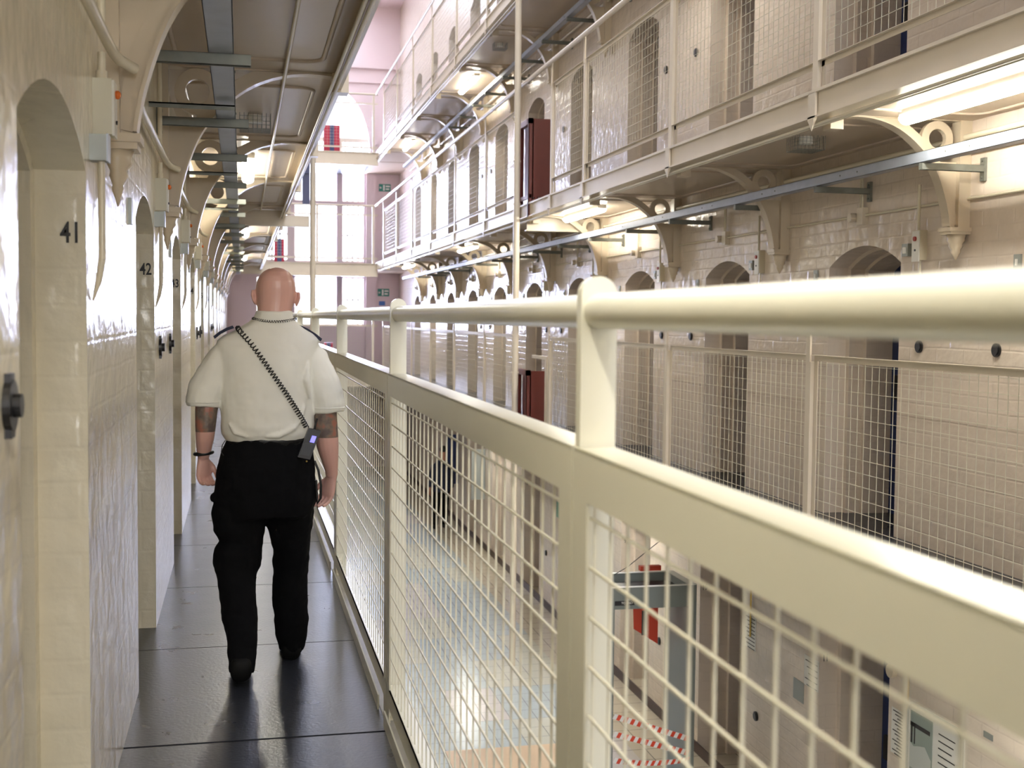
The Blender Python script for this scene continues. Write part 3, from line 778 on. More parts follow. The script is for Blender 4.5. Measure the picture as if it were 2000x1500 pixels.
# wall runs at the right, broken where the brackets stand
def wall_run(z, r, label, cat):
    mb = MB(); c = [RP0+PITCH*k for k in range(-1, 11)]
    mb.tube([(XR-0.05, Y0+1, z), (XR-0.05, c[0]-0.052, z)], r, 10)
    for a, b in zip(c[:-1], c[1:]): mb.tube([(XR-0.05, a+0.052, z), (XR-0.05, b-0.052, z)], r, 10)
    tag(obj('heating_pipe', mb, 'pipe'), label, cat)
pipe('conduit', [(XR-0.018, y, 2.40+0.0*y) for y in [Y0+1, 5, 12, 20, 28, 36]], 0.010, 'slim conduit run along the right wall above the cell arches', 'conduit')
wall_run(2.80, 0.020, 'upper painted pipe on the right wall below the gallery soffit', 'pipe')
wall_run(2.72, 0.024, 'lower painted pipe on the right wall below the gallery soffit', 'pipe')
wall_run(5.72, 0.022, 'painted pipe on the right wall under the opposite top gallery', 'pipe')
# thick pipe on our left wall with bends round each bracket
for k in range(4):
    y0 = 3.95+PITCH*k-0.03*(k > 0)
    p = [(XL+0.03, y0-2.3, 2.46), (XL+0.035, y0-1.5, 2.40), (XL+0.04, y0-0.3, 2.385), (XL+0.043, y0-0.06, 2.380), (XL+0.058, y0-0.01, 2.366), (XL+0.085, y0+0.02, 2.355), (XL+0.100, y0+0.04, 2.35)]
    pipe('heating_pipe', p, 0.017, 'bent painted pipe running to a bracket on our wall, %s one' % ORD[k], 'pipe', group='bent pipes on our wall', seg=12)
# light conduit boxes / call units with drops on both walls
def make_call_unit():
    root = empty('cell_call_unit', (0, 0, 0), 'x', 'call unit', 'cell call units')
    mb = MB(); mb.box(-0.055, 0, -0.05, 0.05, 2.02, 2.23); obj('unit_case', mb, 'pipe', root)
    mb = MB(); mb.box(-0.063, -0.055, -0.045, 0.045, 2.01, 2.225); obj('face_plate', mb, 'white', root)
    mb = MB(); mb.disc((-0.075, 0.0, 2.17), 'x', 0.017, 0.012, 14); obj('indicator_lens', mb, 'redlens', root)
    mb = MB(); mb.disc((-0.068, 0.0, 2.09), 'x', 0.008, 0.006, 10); obj('push_button', mb, 'black', root)
    mb = MB(); mb.tube([(-0.042, 0, 2.23), (-0.042, 0, 2.55)], 0.012, 8); mb.tube([(-0.022, 0.0, 2.02), (-0.022, 0.0, 1.48)], 0.010, 8); obj('conduit_drop', mb, 'pipe', root)
    return root
cu = make_call_unit()
ci = 0
for i in range(-1, 10):
    y = 7.70+PITCH*i; lab = 'white call unit with red lens beside a cell arch, right wall, %s one' % ORD[i+1]
    if i == -1: cu.location = (XR, y, 0); cu['label'] = lab; cu['group'] = 'call units on the right wall'
    else: dup(cu, (XR, y, 0), lab, 'call units on the right wall')
# left ones
def make_call_left():
    root = empty('cell_call_unit', (0, 0, 0), 'x', 'call unit', 'call units on our wall')
    mb = MB(); mb.box(0, 0.054, -0.045, 0.045, 2.110, 2.272); obj('unit_case', mb, 'cream', root)
    mb = MB(); mb.box(0.054, 0.061, -0.043, 0.043, 2.106, 2.268); obj('face_plate', mb, 'white', root)
    mb = MB(); mb.ball((0.066, 0, 2.232), 0.011, 0.013, 0.013, 12, 8); obj('indicator_lens', mb, 'orange', root)
    mb = MB(); mb.disc((0.061, 0, 2.15), 'x', 0.006, 0.005, 10); obj('push_button', mb, 'black', root)
    mb = MB(); mb.tube([(0.022, 0, 2.273), (0.022, 0, 2.355)], 0.012, 10); mb.tube([(0.022, 0, 2.273), (0.022, 0, 2.30)], 0.017, 10); mb.tube([(0.022, 0, 2.41), (0.022, 0, 2.88)], 0.012, 10); obj('conduit_drop', mb, 'pipe', root)
    return root
cl = make_call_left()
for i in range(11):
    y = 3.79+PITCH*i-0.06*(i > 0); lab = 'cream call unit with orange lens on our wall, %s one ahead' % ORD[i]
    if i == 0: cl.location = (XL, y, 0); cl['label'] = lab
    else: dup(cl, (XL, y, 0), lab)
def make_jbox():
    root = empty('junction_box', (0, 0, 0), 'x', 'junction box', 'junction boxes on our wall')
    mb = MB(); mb.box(0, 0.047, -0.033, 0.033, 2.022, 2.097); obj('box_body', mb, 'plug', root)
    mb = MB(); mb.box(0.047, 0.052, -0.034, 0.034, 2.020, 2.099); obj('cover_plate', mb, 'galv', root)
    mb = MB(); mb.tube([(0.030, 0, 2.022), (0.030, 0, 1.74)], 0.011, 8)
    mb.tube([(0.030, 0, 1.74), (0.020, 0, 1.68), (0.003, 0, 1.62)], [0.011, 0.010, 0.003], 8); obj('conduit_drop', mb, 'pipe', root)
    return root
jb = make_jbox()
for i in range(11):
    y = 3.69+PITCH*i-0.06*(i > 0); lab = 'small grey junction box with conduit on our wall, %s one ahead' % ORD[i]
    if i == 0: jb.location = (XL, y, 0); jb['label'] = lab
    else: dup(jb, (XL, y, 0), lab)
pl = None
for i in range(8):
    if pl is None:
        mb = MB(); mb.box(0, 0.012, -0.03, 0.03, 1.93, 2.03); pl = obj('switch_plate', mb, 'plug'); o = pl
    else: o = pl.copy(); COL.objects.link(o)
    o.location = (XL, 4.90+PITCH*i, 0); tag(o, 'thin dark switch plate before a cell arch on our wall, %s one ahead' % ORD[i], 'switch', 'dark switch plates on our wall')
# right wall: grey boxes beside the arches, switches, conduit junctions
def make_sbox():
    root = empty('isolator_box', (0, 0, 0), 'x', 'switch box', 'grey isolators on the right wall')
    mb = MB(); mb.box(-0.05, 0, -0.04, 0.04, 2.055, 2.145); obj('box_body', mb, 'plug', root)
    mb = MB(); mb.box(-0.056, -0.05, -0.02, 0.02, 2.075, 2.12); obj('rocker', mb, 'white', root)
    return root
sb = make_sbox()
def make_switch():
    root = empty('wall_switch', (0, 0, 0), 'x', 'switch', 'grey wall switches on the right wall')
    mb = MB(); mb.box(-0.012, 0, -0.035, 0.035, 1.90, 2.01); obj('switch_plate', mb, 'plug', root)
    mb = MB(); mb.box(-0.022, -0.012, -0.007, 0.007, 1.94, 1.98); obj('toggle', mb, 'white', root)
    return root
sw = make_switch()
def make_jr():
    root = empty('conduit_junction', (0, 0, 0), 'x', 'junction box', 'round junctions on the right wall')
    mb = MB(); mb.box(-0.05, 0, -0.07, 0.02, 2.33, 2.46); obj('box_body', mb, 'creamp', root)
    mb = MB(); mb.disc((-0.085, 0.07, 2.39), 'x', 0.034, 0.085, 16); obj('round_cover', mb, 'creamp', root)
    mb = MB(); mb.tube([(-0.03, -0.03, 2.46), (-0.03, -0.03, 2.69)], 0.009, 6); mb.tube([(-0.03, 0.0, 2.46), (-0.03, 0.0, 2.69)], 0.009, 6); obj('conduit_drop', mb, 'pipe', root)
    return root
jr = make_jr()
for i in range(-1, 10):
    for (o, y, n, g) in ((sb, 7.86, 'small grey isolator box next to a cell arch, right wall, %s one', None), (sw, 6.62, 'grey plate switch on the right wall brickwork, %s one', None), (jr, 8.55, 'cream box and round junction above a cell arch, right wall, %s one', None)):
        yy_ = y+PITCH*i
        if i == -1: o.location = (XR, yy_, 0); o['label'] = n % ORD[0]
        else: dup(o, (XR, yy_, 0), n % ORD[i+1])

# black round door pulls between the cells
def knob_mb(s):
    mb = MB(); mb.disc((0, 0, 1.41), 'x', 0.048, s*0.012, 24); 
    mb.box(min(0, s*0.05), max(0, s*0.05), -0.018, 0.018, 1.37, 1.45)
    return mb
kl = None; i = 0
for y in (2.37, 6.62, 7.52, 12.0, 12.9, 17.4, 18.3):
    if kl is None:
        mb = MB(); mb.disc((0, 0, 1.41), 'x', 0.048, 0.014, 24); mb.disc((0.014, 0, 1.41), 'x', 0.022, 0.014, 16); mb.box(0.0, 0.012, -0.02, 0.02, 1.350, 1.47)
        kl = obj('round_lock', mb, 'black'); o = kl
    else: o = kl.copy(); COL.objects.link(o)
    o.location = (XL, y, 0); tag(o, 'black round lock on our cream wall, %s one' % ORD[i], 'lock', 'black round locks on our wall'); i += 1
kr = None
for lv, z in ((0, 0.0), (1, 3.0), (-1, -3.0)):
    i = 0
    for y in ([6.81, 7.71, 12.17, 13.09, 17.55, 18.45, 22.9, 23.8] if lv != -1 else [10.32, 13.0, 15.7, 18.3, 7.34]):
        if kr is None:
            mb = MB(); mb.disc((-0.012, 0, 1.41), 'x', 0.045, 0.012, 24); mb.disc((-0.020, 0, 1.41), 'x', 0.034, 0.008, 20)
            kr = obj('round_lock', mb, 'black'); o = kr
        else: o = kr.copy(); COL.objects.link(o)
        zz = z-(0.53 if lv == -1 else 0)
        o.location = (XR, y, zz); tag(o, 'black round lock on the right wall, %s level, %s one' % ({0: 'middle', 1: 'upper', -1: 'ground'}[lv], ORD[i]), 'lock', 'black round locks on the right wall'); i += 1

# ------------------------------------------------------------------ fluorescent lights
def make_light():
    root = empty('strip_light', (0, 0, 0), 'x', 'light', 'fluorescent strip lights')
    mb = MB(); mb.box(-0.05, 0.05, -0.78, 0.78, -0.045, 0.0); obj('light_housing', mb, 'white', root)
    mb = MB(); n = 8
    pts = [(0.055*math.cos(PI+PI*i/n), -0.045+0.045*math.sin(PI+PI*i/n)) for i in range(n+1)]
    mb.prism(pts, 'y', -0.77, 0.77, smooth=False); obj('diffuser', mb, 'tube', root)
    return root
sl = make_light()
LT = [(4.08, 6.15, 2.91, 'right wall, nearest one under the opposite upper gallery'), (4.08, 14.25, 2.91, 'second nearest one under the opposite upper gallery'),
      (4.08, 22.0, 2.91, 'third nearest one under the opposite upper gallery'), (4.08, 30.1, 2.91, 'farthest one under the opposite upper gallery'),
      (4.08, 22.0, 5.91, 'one seen under the opposite top gallery'), (4.08, 30.1, 5.91, 'far one under the opposite top gallery'), (4.08, 11.3, 5.91, 'near one under the opposite top gallery'),
      (0.06, 10.9, 2.91, 'nearest lit one over our walkway'), (0.06, 18.9, 2.91, 'second lit one over our walkway'), (0.06, 27.0, 2.91, 'farthest lit one over our walkway'),
      (0.06, 1.3, 2.91, 'one right overhead above our walkway'), (4.08, -1.9, 2.91, 'one behind us under the opposite upper gallery'),
      (4.1, 13.6, -0.12, 'ground floor, under the opposite middle gallery'), (4.1, 5.5, -0.12, 'ground floor near end, under the opposite middle gallery'), (4.1, 21.7, -0.12, 'ground floor far end, under the opposite middle gallery')]
for i, (x, y, z, t) in enumerate(LT):
    lab = 'white fluorescent strip light, '+t
    if i == 0: sl.location = (x, y, z); sl['label'] = lab
    else: dup(sl, (x, y, z), lab)

# wire cages round smoke detectors
def make_cage():
    root = empty('detector_cage', (0, 0, 0), 'x', 'detector cage', 'caged smoke detectors')
    mb = MB(); r = 0.0022
    for i in range(8):
        t = -0.1+0.2*i/7
        mb.tube([(t, -0.1, 0), (t, -0.1, -0.1), (t, 0.1, -0.1), (t, 0.1, 0)], r, 4); mb.tube([(-0.1, t, 0), (-0.1, t, -0.1), (0.1, t, -0.1), (0.1, t, 0)], r, 4)
    for z in (-0.02, -0.045, -0.07, -0.1): mb.tube([(-0.1, -0.1, z), (0.1, -0.1, z), (0.1, 0.1, z), (-0.1, 0.1, z)], r, 4, closed=True)
    obj('wire_cage', mb, 'galvd', root)
    mb = MB(); mb.disc((0, 0, -0.05), 'z', 0.05, 0.05, 20); obj('detector', mb, 'white', root)
    return root
cg = make_cage(); cg.location = (0.09, 8.25, 2.91); cg['label'] = 'wire cage round a smoke detector on the soffit above our walkway'
dup(cg, (3.98, 8.1, 2.91), 'wire cage round a smoke detector under the opposite upper gallery, near one')
dup(cg, (3.98, 18.8, 5.91), 'wire cage round a smoke detector under the opposite top gallery')

# ------------------------------------------------------------------ the bridging beams, poles and red hoists at y ~ 15.4
YB = 15.4
mb = MB(); mb.box(FR+0.02, XR, YB-0.02, YB, 2.74, 2.90); mb.box(FR, XR, YB-0.07, YB+0.03, 2.725, 2.74)
tag(obj('cross_beam', mb, 'creamp'), 'deep cream cross beam under the opposite upper gallery beside the red hoist', 'beam')
mb = MB(); mb.box(XL, 0.83, YB-0.02, YB, 2.72, 2.84); mb.box(XL, 0.50, YB-0.02, YB, 2.84, 2.90); mb.box(XL, 0.83, YB-0.07, YB+0.03, 2.70, 2.72)
tag(obj('cross_beam', mb, 'creamp'), 'cream cross beam spanning above our walkway', 'beam')
mb = MB(); mb.tube([(FR-0.14, 15.3, -3.0), (FR-0.14, 15.3, 3), (FR-0.14, 15.3, ROOF)], 0.042, 14)
for z in (0.87, 1.35, 3.05, 3.6, 4.1): mb.box(FR-0.19, FR-0.095, 15.28, 15.32, z, z+0.02)
tag(obj('hoist_pole', mb, 'creamp'), 'tall cream steel pole rising through the levels beside the red hoists', 'pole')
mb = MB(); mb.tube([(0.87, 15.3, -3.0), (0.87, 15.3, 6.0), (0.87, 15.3, ROOF)], 0.035, 14)
lpole = tag(obj('hoist_pole', mb, 'creamp'), 'tall pale steel pole rising outside our railing ahead of the officer', 'pole')
def hoist(x, y, z, top, foot, label):
    root = empty('stair_hoist', (x, y, z), label, 'hoist', 'dark red hoists beside the pole')
    L0 = root.location
    for yy_ in (y, y+0.52):
        mb = MB(); mb.box(x-0.055, x+0.005, yy_, yy_+0.012, z+foot, z+top); mb.box(x-0.055, x-0.045, yy_, yy_+0.05, z+foot, z+top); mb.box(x-0.005, x+0.005, yy_, yy_+0.05, z+foot, z+top)
        obj('guide_channel', mb, 'red', root, L0)
    mb = MB(); mb.box(x-0.055, x+0.005, y, y+0.57, z+top-0.07, z+top)
    if foot < 0: mb.box(x-0.04, x-0.01, y, y+0.57, z+0.12, z+0.17)
    obj('head_bar', mb, 'red', root, L0)
    mb = MB(); mb.box(x+0.008, x+0.26, y-0.02, y+0.04, z+top-1.0, z+top-0.01)
    mb.box(x+0.02, x+0.25, y+0.04, y+0.52, z+top-0.98, z+top-0.04); obj('hoist_box', mb, 'red', root, L0)
    mb = MB(); mb.tube([(x+0.05, y-0.03, z+top-1.0), (x+0.05, y-0.03, z+0.12), (x+0.0, y-0.03, z+0.06)], 0.022, 8)
    obj('drive_tube', mb, 'red', root, L0)
    return root
hoist(FR, 15.03, 3.0, 1.13, -0.12, 'dark red steel hoist standing in the opposite upper gallery railing')
hoist(FR, 15.03, 0.0, 0.92, 0.0, 'dark red steel hoist standing in the opposite middle gallery railing')
mb = MB(); mb.box(FR+0.005, FR+0.05, 14.22, 14.30, 0.0, 1.12); mb.box(FR+0.005, FR+0.05, 14.30, 14.98, 1.08, 1.12)
tag(obj('upright_stand', mb, 'creamp'), 'cream upright frame next to the lower red hoist', 'frame')
mb = MB(); mb.box(0.74, 0.83, 15.25, 15.29, 2.98, 3.62); mb.box(0.76, 0.81, 15.2, 15.25, 3.35, 3.60)
o = obj('hoist_guard', mb, 'navyd', lpole); o['label'] = 'dark blue guard plate fixed to the pole'
# red chequered extinguisher covers on the far walkways
for (x0, x1, z0, z1, t) in ((2.19, 2.62, 6.08, 6.78, 'top'), (0.87, 1.13, 3.06, 3.67, 'upper'), (2.21, 2.44, 0.2, 0.87, 'middle')):
    root = empty('fire_point', (x0, YX+0.3, z0), 'red chequered cover hanging behind the far end railing, %s walkway' % t, 'fire point', 'red fire points at the far end')
    mb = MB(); mb.box(x0, x1, YX+0.3, YX+0.55, z0, z1); obj('cloth_body', mb, 'redb', root, root.location)
    mb = MB(); xm = (x0+x1)/2; mb.box(xm-0.06, xm+0.06, YX+0.295, YX+0.3, z0, z1); obj('dark_band', mb, 'navyd', root, root.location)
    mb = MB(); mb.box(x0+0.02, x0+0.05, YX+0.35, YX+0.5, z0-(z0 % 3), z0); mb.box(x1-0.05, x1-0.02, YX+0.35, YX+0.5, z0-(z0 % 3), z0); obj('stand_leg', mb, 'galvd', root, root.location)

# exit signs on the end wall
def exit_sign(x0, x1, z0, z1, t):
    root = empty('exit_sign', (x0, YE, z0), 'green fire exit sign with arrow on the far end wall, %s level' % t, 'sign', 'green exit signs')
    mb = MB(); mb.box(x0, x1, YE-0.012, YE-0.001, z0, z1); obj('sign_board', mb, 'green', root, root.location)
    mb = MB(); h = z1-z0; w = x1-x0
    for (a, b, c, d) in ((0.08, 0.22, 0.42, 0.56), (0.36, 0.50, 0.12, 0.88), (0.58, 0.93, 0.60, 0.80), (0.58, 0.88, 0.22, 0.42)):
        mb.box(x0+a*w, x0+b*w, YE-0.016, YE-0.012, z0+c*h, z0+d*h)
    mb.prism([(x0+0.04*w, z0+0.5*h), (x0+0.14*w, z0+0.7*h), (x0+0.14*w, z0+0.3*h)], 'y', YE-0.016, YE-0.012)
    obj('sign_symbols', mb, 'white', root, root.location)
exit_sign(4.073, 4.43, 5.40, 5.62, 'upper'); exit_sign(4.05, 4.40, 2.22, 2.45, 'middle')
mb = MB(); mb.box(4.09, 4.275, YE-0.012, YE-0.001, 1.94, 2.07); tag(obj('blue_notice', mb, 'blue'), 'small blue notice below the lower exit sign on the far wall', 'sign')


# ------------------------------------------------------------------ ground floor things
def portal():
    root = empty('metal_detector', (3.51, 10.19, -3.0), 'grey walk-through metal detector arch on the ground floor, taped off', 'metal detector')
    L0 = root.location; x0, x1, y0, y1, zt = 3.10, 3.905, 9.89, 10.49, -0.75
    for (a, b) in ((x0, x0+0.05), (x1-0.05, x1)):
        mb = MB(); mb.box(a, b, y0+0.03, y1-0.03, -3.0, zt-0.01); obj('side_panel', mb, 'gsteell', root, L0)
        for (c, d) in ((y0, y0+0.03), (y1-0.03, y1)):
            mb = MB(); mb.box(a-0.01, b+0.01, c, d, -3.0, zt); obj('edge_post', mb, 'gsteel', root, L0)
    for (c, d) in ((y0+0.002, y0+0.028), (y1-0.028, y1-0.002)):
        mb = MB(); mb.box(x0+0.06, x1-0.06, c, d, zt-0.19, zt-0.002); obj('header_panel', mb, 'gsteel', root, L0)
    mb = MB()
    for (c, d) in ((y0-0.001, y0+0.032), (y1-0.032, y1+0.001)): mb.box(x0-0.012, x1+0.012, c, d, zt, zt+0.006)
    for (a, b) in ((x0-0.012, x0+0.06), (x1-0.06, x1+0.012)): mb.box(a, b, y0+0.03, y1-0.03, zt, zt+0.005)
    obj('top_trim', mb, 'white', root, L0)
    mb = MB(); mb.box(3.12+0.04, 3.34, y0-0.002, y0+0.002, -0.905, -0.865); lb = obj('label_strip', mb, 'black', root, L0)
    text('label_text', 'TO END', (3.27, y0-0.004, -0.885), (PI/2, 0, 0), 0.028, 'white', root)
    mb = MB(); mb.box(3.2, 3.8, y0+0.2, y0+0.4, zt-0.12, zt-0.04); obj('control_unit', mb, 'black', root, L0)
portal()
mb = MB(); mb.box(3.79, 3.795, 10.32, 10.95, -1.42, -0.98)
mb = MB(); mb.prism([(3.54, -1.05), (3.60, -1.05), (3.785, -1.05), (3.785, -1.44), (3.55, -1.29)], 'y', 10.52, 10.53)
rs = obj('red_sign', mb, 'orsign'); tag(rs, 'bright red-orange sign hanging in the metal detector arch', 'sign')
mb = MB(); mb.box(3.625, 3.67, 10.515, 10.52, -1.35, -1.12); obj('sign_print', mb, 'ink', rs)
mb = MB(); mb.box(3.60, 3.80, 10.50, 10.56, -0.744, -0.70); tag(obj('alarm_lamp', mb, 'orsign'), 'red beacon strip on top of the metal detector', 'beacon')
def tape(p, q, sag, label):
    n = 22; root = None; mbw = MB(); mbr = MB()
    p = Vector(p); q = Vector(q)
    for i in range(n):
        a, b = i/n, (i+1)/n
        A = p.lerp(q, a); B = p.lerp(q, b); A.z -= sag*4*a*(1-a); B.z -= sag*4*b*(1-b); h = 0.022
        w = (mbw, mbr)[i % 2]; sh = 0.012
        w.add([(A.x-sh, A.y, A.z-h), (B.x-sh, B.y, B.z-h), (B.x+sh, B.y, B.z+h), (A.x+sh, A.y, A.z+h), (A.x-sh, A.y+0.002, A.z-h), (B.x-sh, B.y+0.002, B.z-h), (B.x+sh, B.y+0.002, B.z+h), (A.x+sh, A.y+0.002, A.z+h)],
              [(0, 1, 2, 3), (7, 6, 5, 4), (0, 4, 5, 1), (3, 2, 6, 7), (0, 3, 7, 4), (1, 5, 6, 2)])
    o = obj('barrier_tape', mbw, 'paper'); tag(o, label, 'barrier tape', 'red and white tapes across the metal detector')
    obj('red_stripe', mbr, 'orsign', o)
tape((3.16, 9.87, -1.875), (3.85, 9.87, -2.12), 0.0, 'topmost red and white barrier tape across the metal detector')
tape((3.16, 9.86, -2.03), (3.85, 9.86, -2.245), 0.0, 'middle red and white barrier tape across the metal detector')
tape((3.16, 9.85, -2.26), (3.85, 9.85, -2.30), 0.03, 'lowest red and white barrier tape across the metal detector')
mb = MB(); mb.tube([(3.10, 10.1, -0.74), (3.4, 10.3, -0.66), (3.8, 10.6, -0.50), (4.3, 11.0, -0.32)], 0.004, 6)
tag(obj('loose_cable', mb, 'black'), 'thin black cable rising from the top of the metal detector', 'cable')
# table at the bottom of the view
root = empty('table', (2.35, 9.7, -3.0), 'pale wooden table on the ground floor, glimpsed through the near mesh', 'table')
M['wood'] = mat('pale_wood', (0.60, 0.42, 0.24), 0.4, var=0.1)
mb = MB(); mb.box(1.75, 2.9, 9.1, 10.33, -2.28, -2.25); obj('tabletop', mb, 'wood', root, root.location)
for x in (1.8, 2.82):
    for y in (9.15, 10.25):
        mb = MB(); mb.box(x, x+0.04, y, y+0.04, -3.0, -2.28); obj('leg', mb, 'galvd', root, root.location)
# notice board
root = empty('notice_board', (XR, 7.35, -1.5), 'grey framed notice board with a picture poster on the ground floor wall', 'notice board')
L0 = root.location
pts = [(7.02, -2.02), (7.69, -2.02), (7.69, -1.20), (7.67, -1.16), (7.63, -1.14), (7.08, -1.14), (7.04, -1.16), (7.02, -1.20)]
mb = MB(); mb.prism(pts, 'x', XR-0.02, XR-0.001); obj('board_backing', mb, 'paper', root, L0)
mb = MB(); mb.tube([(XR-0.022, y, z) for y, z in pts], 0.011, 6, closed=True); obj('board_frame', mb, 'gsteel', root, L0)
mb = MB(); mb.box(XR-0.024, XR-0.021, 7.37, 7.65, -1.62, -1.19); po = obj('poster', mb, mat('poster_grey_green', (0.30, 0.36, 0.33), 0.4), root, L0)
mb = MB(); mb.box(XR-0.0255, XR-0.0245, 7.40, 7.65, -1.30, -1.27); mb.box(XR-0.0255, XR-0.0245, 7.62, 7.64, -1.42, -1.27); mb.box(XR-0.0255, XR-0.0245, 7.585, 7.60, -1.42, -1.27); obj('poster_print', mb, 'black', po)
mb = MB(); mb.prism([(7.65, -1.60), (7.38, -1.60), (7.38, -1.47), (7.46, -1.40), (7.54, -1.42), (7.60, -1.44), (7.65, -1.42)], 'x', XR-0.0256, XR-0.0246); obj('poster_picture', mb, mat('poster_pale', (0.55, 0.58, 0.56), 0.4), po)
mb = MB(); mb.box(XR-0.0255, XR-0.0245, 7.37, 7.65, -1.66, -1.625); obj('poster_band', mb, 'navy', po)
mb = MB()
for i in range(14): mb.box(XR-0.0215, XR-0.0205, 7.10+0.02*(i % 3), 7.30, -1.25-i*0.05, -1.242-i*0.05)
obj('printed_lines', mb, 'ink', root, L0)
def sheet(y0, y1, z0, z1, m, label, lines=0, cat='notice', name='paper_notice'):
    mb = MB(); mb.box(XR-0.004, XR-0.001, y0, y1, z0, z1); o = obj(name, mb, m); tag(o, label, cat)
    if lines:
        mb = MB(); n = lines; h = (z1-z0)
        for i in range(n): mb.box(XR-0.0052, XR-0.0042, y0+0.02, y1-0.02-0.03*(i % 3), z1-h*(i+0.8)/n-0.004, z1-h*(i+0.8)/n+0.004)
        obj('printed_lines', mb, 'ink', o)
sheet(10.36, 10.62, -1.52, -1.20, 'paper', 'white printed sheet on the ground floor wall beside door 10', 9)
sheet(9.10, 9.36, -1.52, -1.26, 'paper', 'white printed sheet between doors 10 and 11, above the grey plate', 5)
sheet(9.36, 9.56, -1.70, -1.52, 'plug', 'grey-green plate on the ground floor wall below a white sheet', 0, 'plate', 'wall_plate')
sheet(7.76, 7.94, -1.60, -1.26, 'paper', 'white printed list just right of door 11', 14)
sheet(17.45, 17.70, -1.44, -1.20, 'green', 'small green sign on the ground floor wall, far from camera', 0, 'sign', 'green_sign')
sheet(6.72, 6.82, -1.10, -1.06, 'plug', 'small grey plate right of the notice board', 0, 'plate', 'wall_plate')
mb = MB(); mb.tube([(XR-0.015, 7.71, -0.3), (XR-0.015, 7.71, -1.36)], 0.009, 8); tag(obj('conduit', mb, 'gold'), 'brownish conduit dropping beside the notice board', 'conduit')
mb = MB(); mb.tube([(XR-0.015, 10.46, -0.3), (XR-0.015, 10.46, -1.40)], 0.009, 8); tag(obj('conduit', mb, 'gold'), 'brownish conduit dropping beside door 10', 'conduit')
mb = MB(); mb.disc((XR-0.04, 7.93, -0.99), 'x', 0.05, 0.038, 20); tag(obj('wall_light', mb, 'iron'), 'round cream fitting above the right edge of door 11', 'wall fitting')
for (y, z0, z1, m, t) in ((26.2, -2.1, -1.0, 'navy', 'dark blue'), (23.2, -2.0, -1.0, 'gsteell', 'pale grey-blue')):
    mb = MB(); mb.box(4.42, 4.69, y, y+0.03, z0, z1); o = obj('hanging_banner', mb, m); tag(o, '%s narrow banner sticking out from the ground floor wall' % t, 'banner')

# ------------------------------------------------------------------ people
def skin_mat():
    m = bpy.data.materials.new('skin_with_tattoo_sleeves'); m.use_nodes = True
    nt = m.node_tree; N = nt.nodes; L = nt.links; b = N['Principled BSDF']
    tc = N.new('ShaderNodeTexCoord'); sp = N.new('ShaderNodeSeparateXYZ'); L.new(tc.outputs['Object'], sp.inputs[0])
    def cmp(sock, op, val):
        n = N.new('ShaderNodeMath'); n.operation = op; n.inputs[1].default_value = val; L.new(sock, n.inputs[0]); return n.outputs[0]
    def mul(a, c, op='MULTIPLY'):
        n = N.new('ShaderNodeMath'); n.operation = op; L.new(a, n.inputs[0]); L.new(c, n.inputs[1]); return n.outputs[0]
    r_ = mul(cmp(sp.outputs[0], 'GREATER_THAN', 0.28), mul(cmp(sp.outputs[2], 'GREATER_THAN', 1.045), cmp(sp.outputs[2], 'LESS_THAN', 1.25)))
    l_ = mul(cmp(sp.outputs[0], 'LESS_THAN', -0.09), mul(cmp(sp.outputs[2], 'GREATER_THAN', 1.075), cmp(sp.outputs[2], 'LESS_THAN', 1.25)))
    t = mul(r_, l_, 'ADD')
    n1 = N.new('ShaderNodeTexNoise'); n1.inputs['Scale'].default_value = 4; L.new(tc.outputs['Object'], n1.inputs['Vector'])
    mx = N.new('ShaderNodeMix'); mx.data_type = 'RGBA'; mx.inputs[6].default_value = (0.62, 0.34, 0.28, 1); mx.inputs[7].default_value = (0.70, 0.44, 0.38, 1); L.new(n1.outputs[0], mx.inputs[0])
    n2 = N.new('ShaderNodeTexNoise'); n2.inputs['Scale'].default_value = 26; n2.inputs['Detail'].default_value = 3; L.new(tc.outputs['Object'], n2.inputs['Vector'])
    cr = N.new('ShaderNodeValToRGB'); e = cr.color_ramp.elements
    e[0].position = 0.36; e[0].color = (0.035, 0.045, 0.045, 1); e[1].position = 0.66; e[1].color = (0.30, 0.10, 0.06, 1); x = e.new(0.52); x.color = (0.13, 0.12, 0.09, 1)
    L.new(n2.outputs[0], cr.inputs[0])
    m2 = N.new('ShaderNodeMix'); m2.data_type = 'RGBA'; f = N.new('ShaderNodeMath'); f.operation = 'MULTIPLY'; f.inputs[1].default_value = 0.85; L.new(t, f.inputs[0])
    L.new(f.outputs[0], m2.inputs[0]); L.new(mx.outputs[2], m2.inputs[6]); L.new(cr.outputs[0], m2.inputs[7]); L.new(m2.outputs[2], b.inputs['Base Color'])
    b.inputs['Roughness'].default_value = 0.33; b.inputs['Subsurface Weight'].default_value = 0.08; b.inputs['Subsurface Radius'].default_value = (0.02, 0.008, 0.004)
    return m
M['skin'] = skin_mat()
M['skin2'] = mat('skin_plain', (0.50, 0.25, 0.17), 0.5)
M['shirt'] = mat('white_uniform_shirt', (0.80, 0.79, 0.72), 0.75, bump=0.12, bscale=12)
M['trouser'] = mat('black_uniform_trousers', (0.004, 0.004, 0.005), 0.9, bump=0.25, bscale=10, spec=0.12)
M['shoe'] = mat('black_leather', (0.003, 0.003, 0.003), 0.65, spec=0.2)
M['navyc'] = mat('navy_epaulette', (0.006, 0.010, 0.035), 0.7)
M['rubber'] = mat('black_cord', (0.008, 0.008, 0.008), 0.45)
M['screen'] = mat('radio_screen', (0.10, 0.10, 0.45), 0.3, emit=(0.22, 0.20, 1.0), es=1.2)

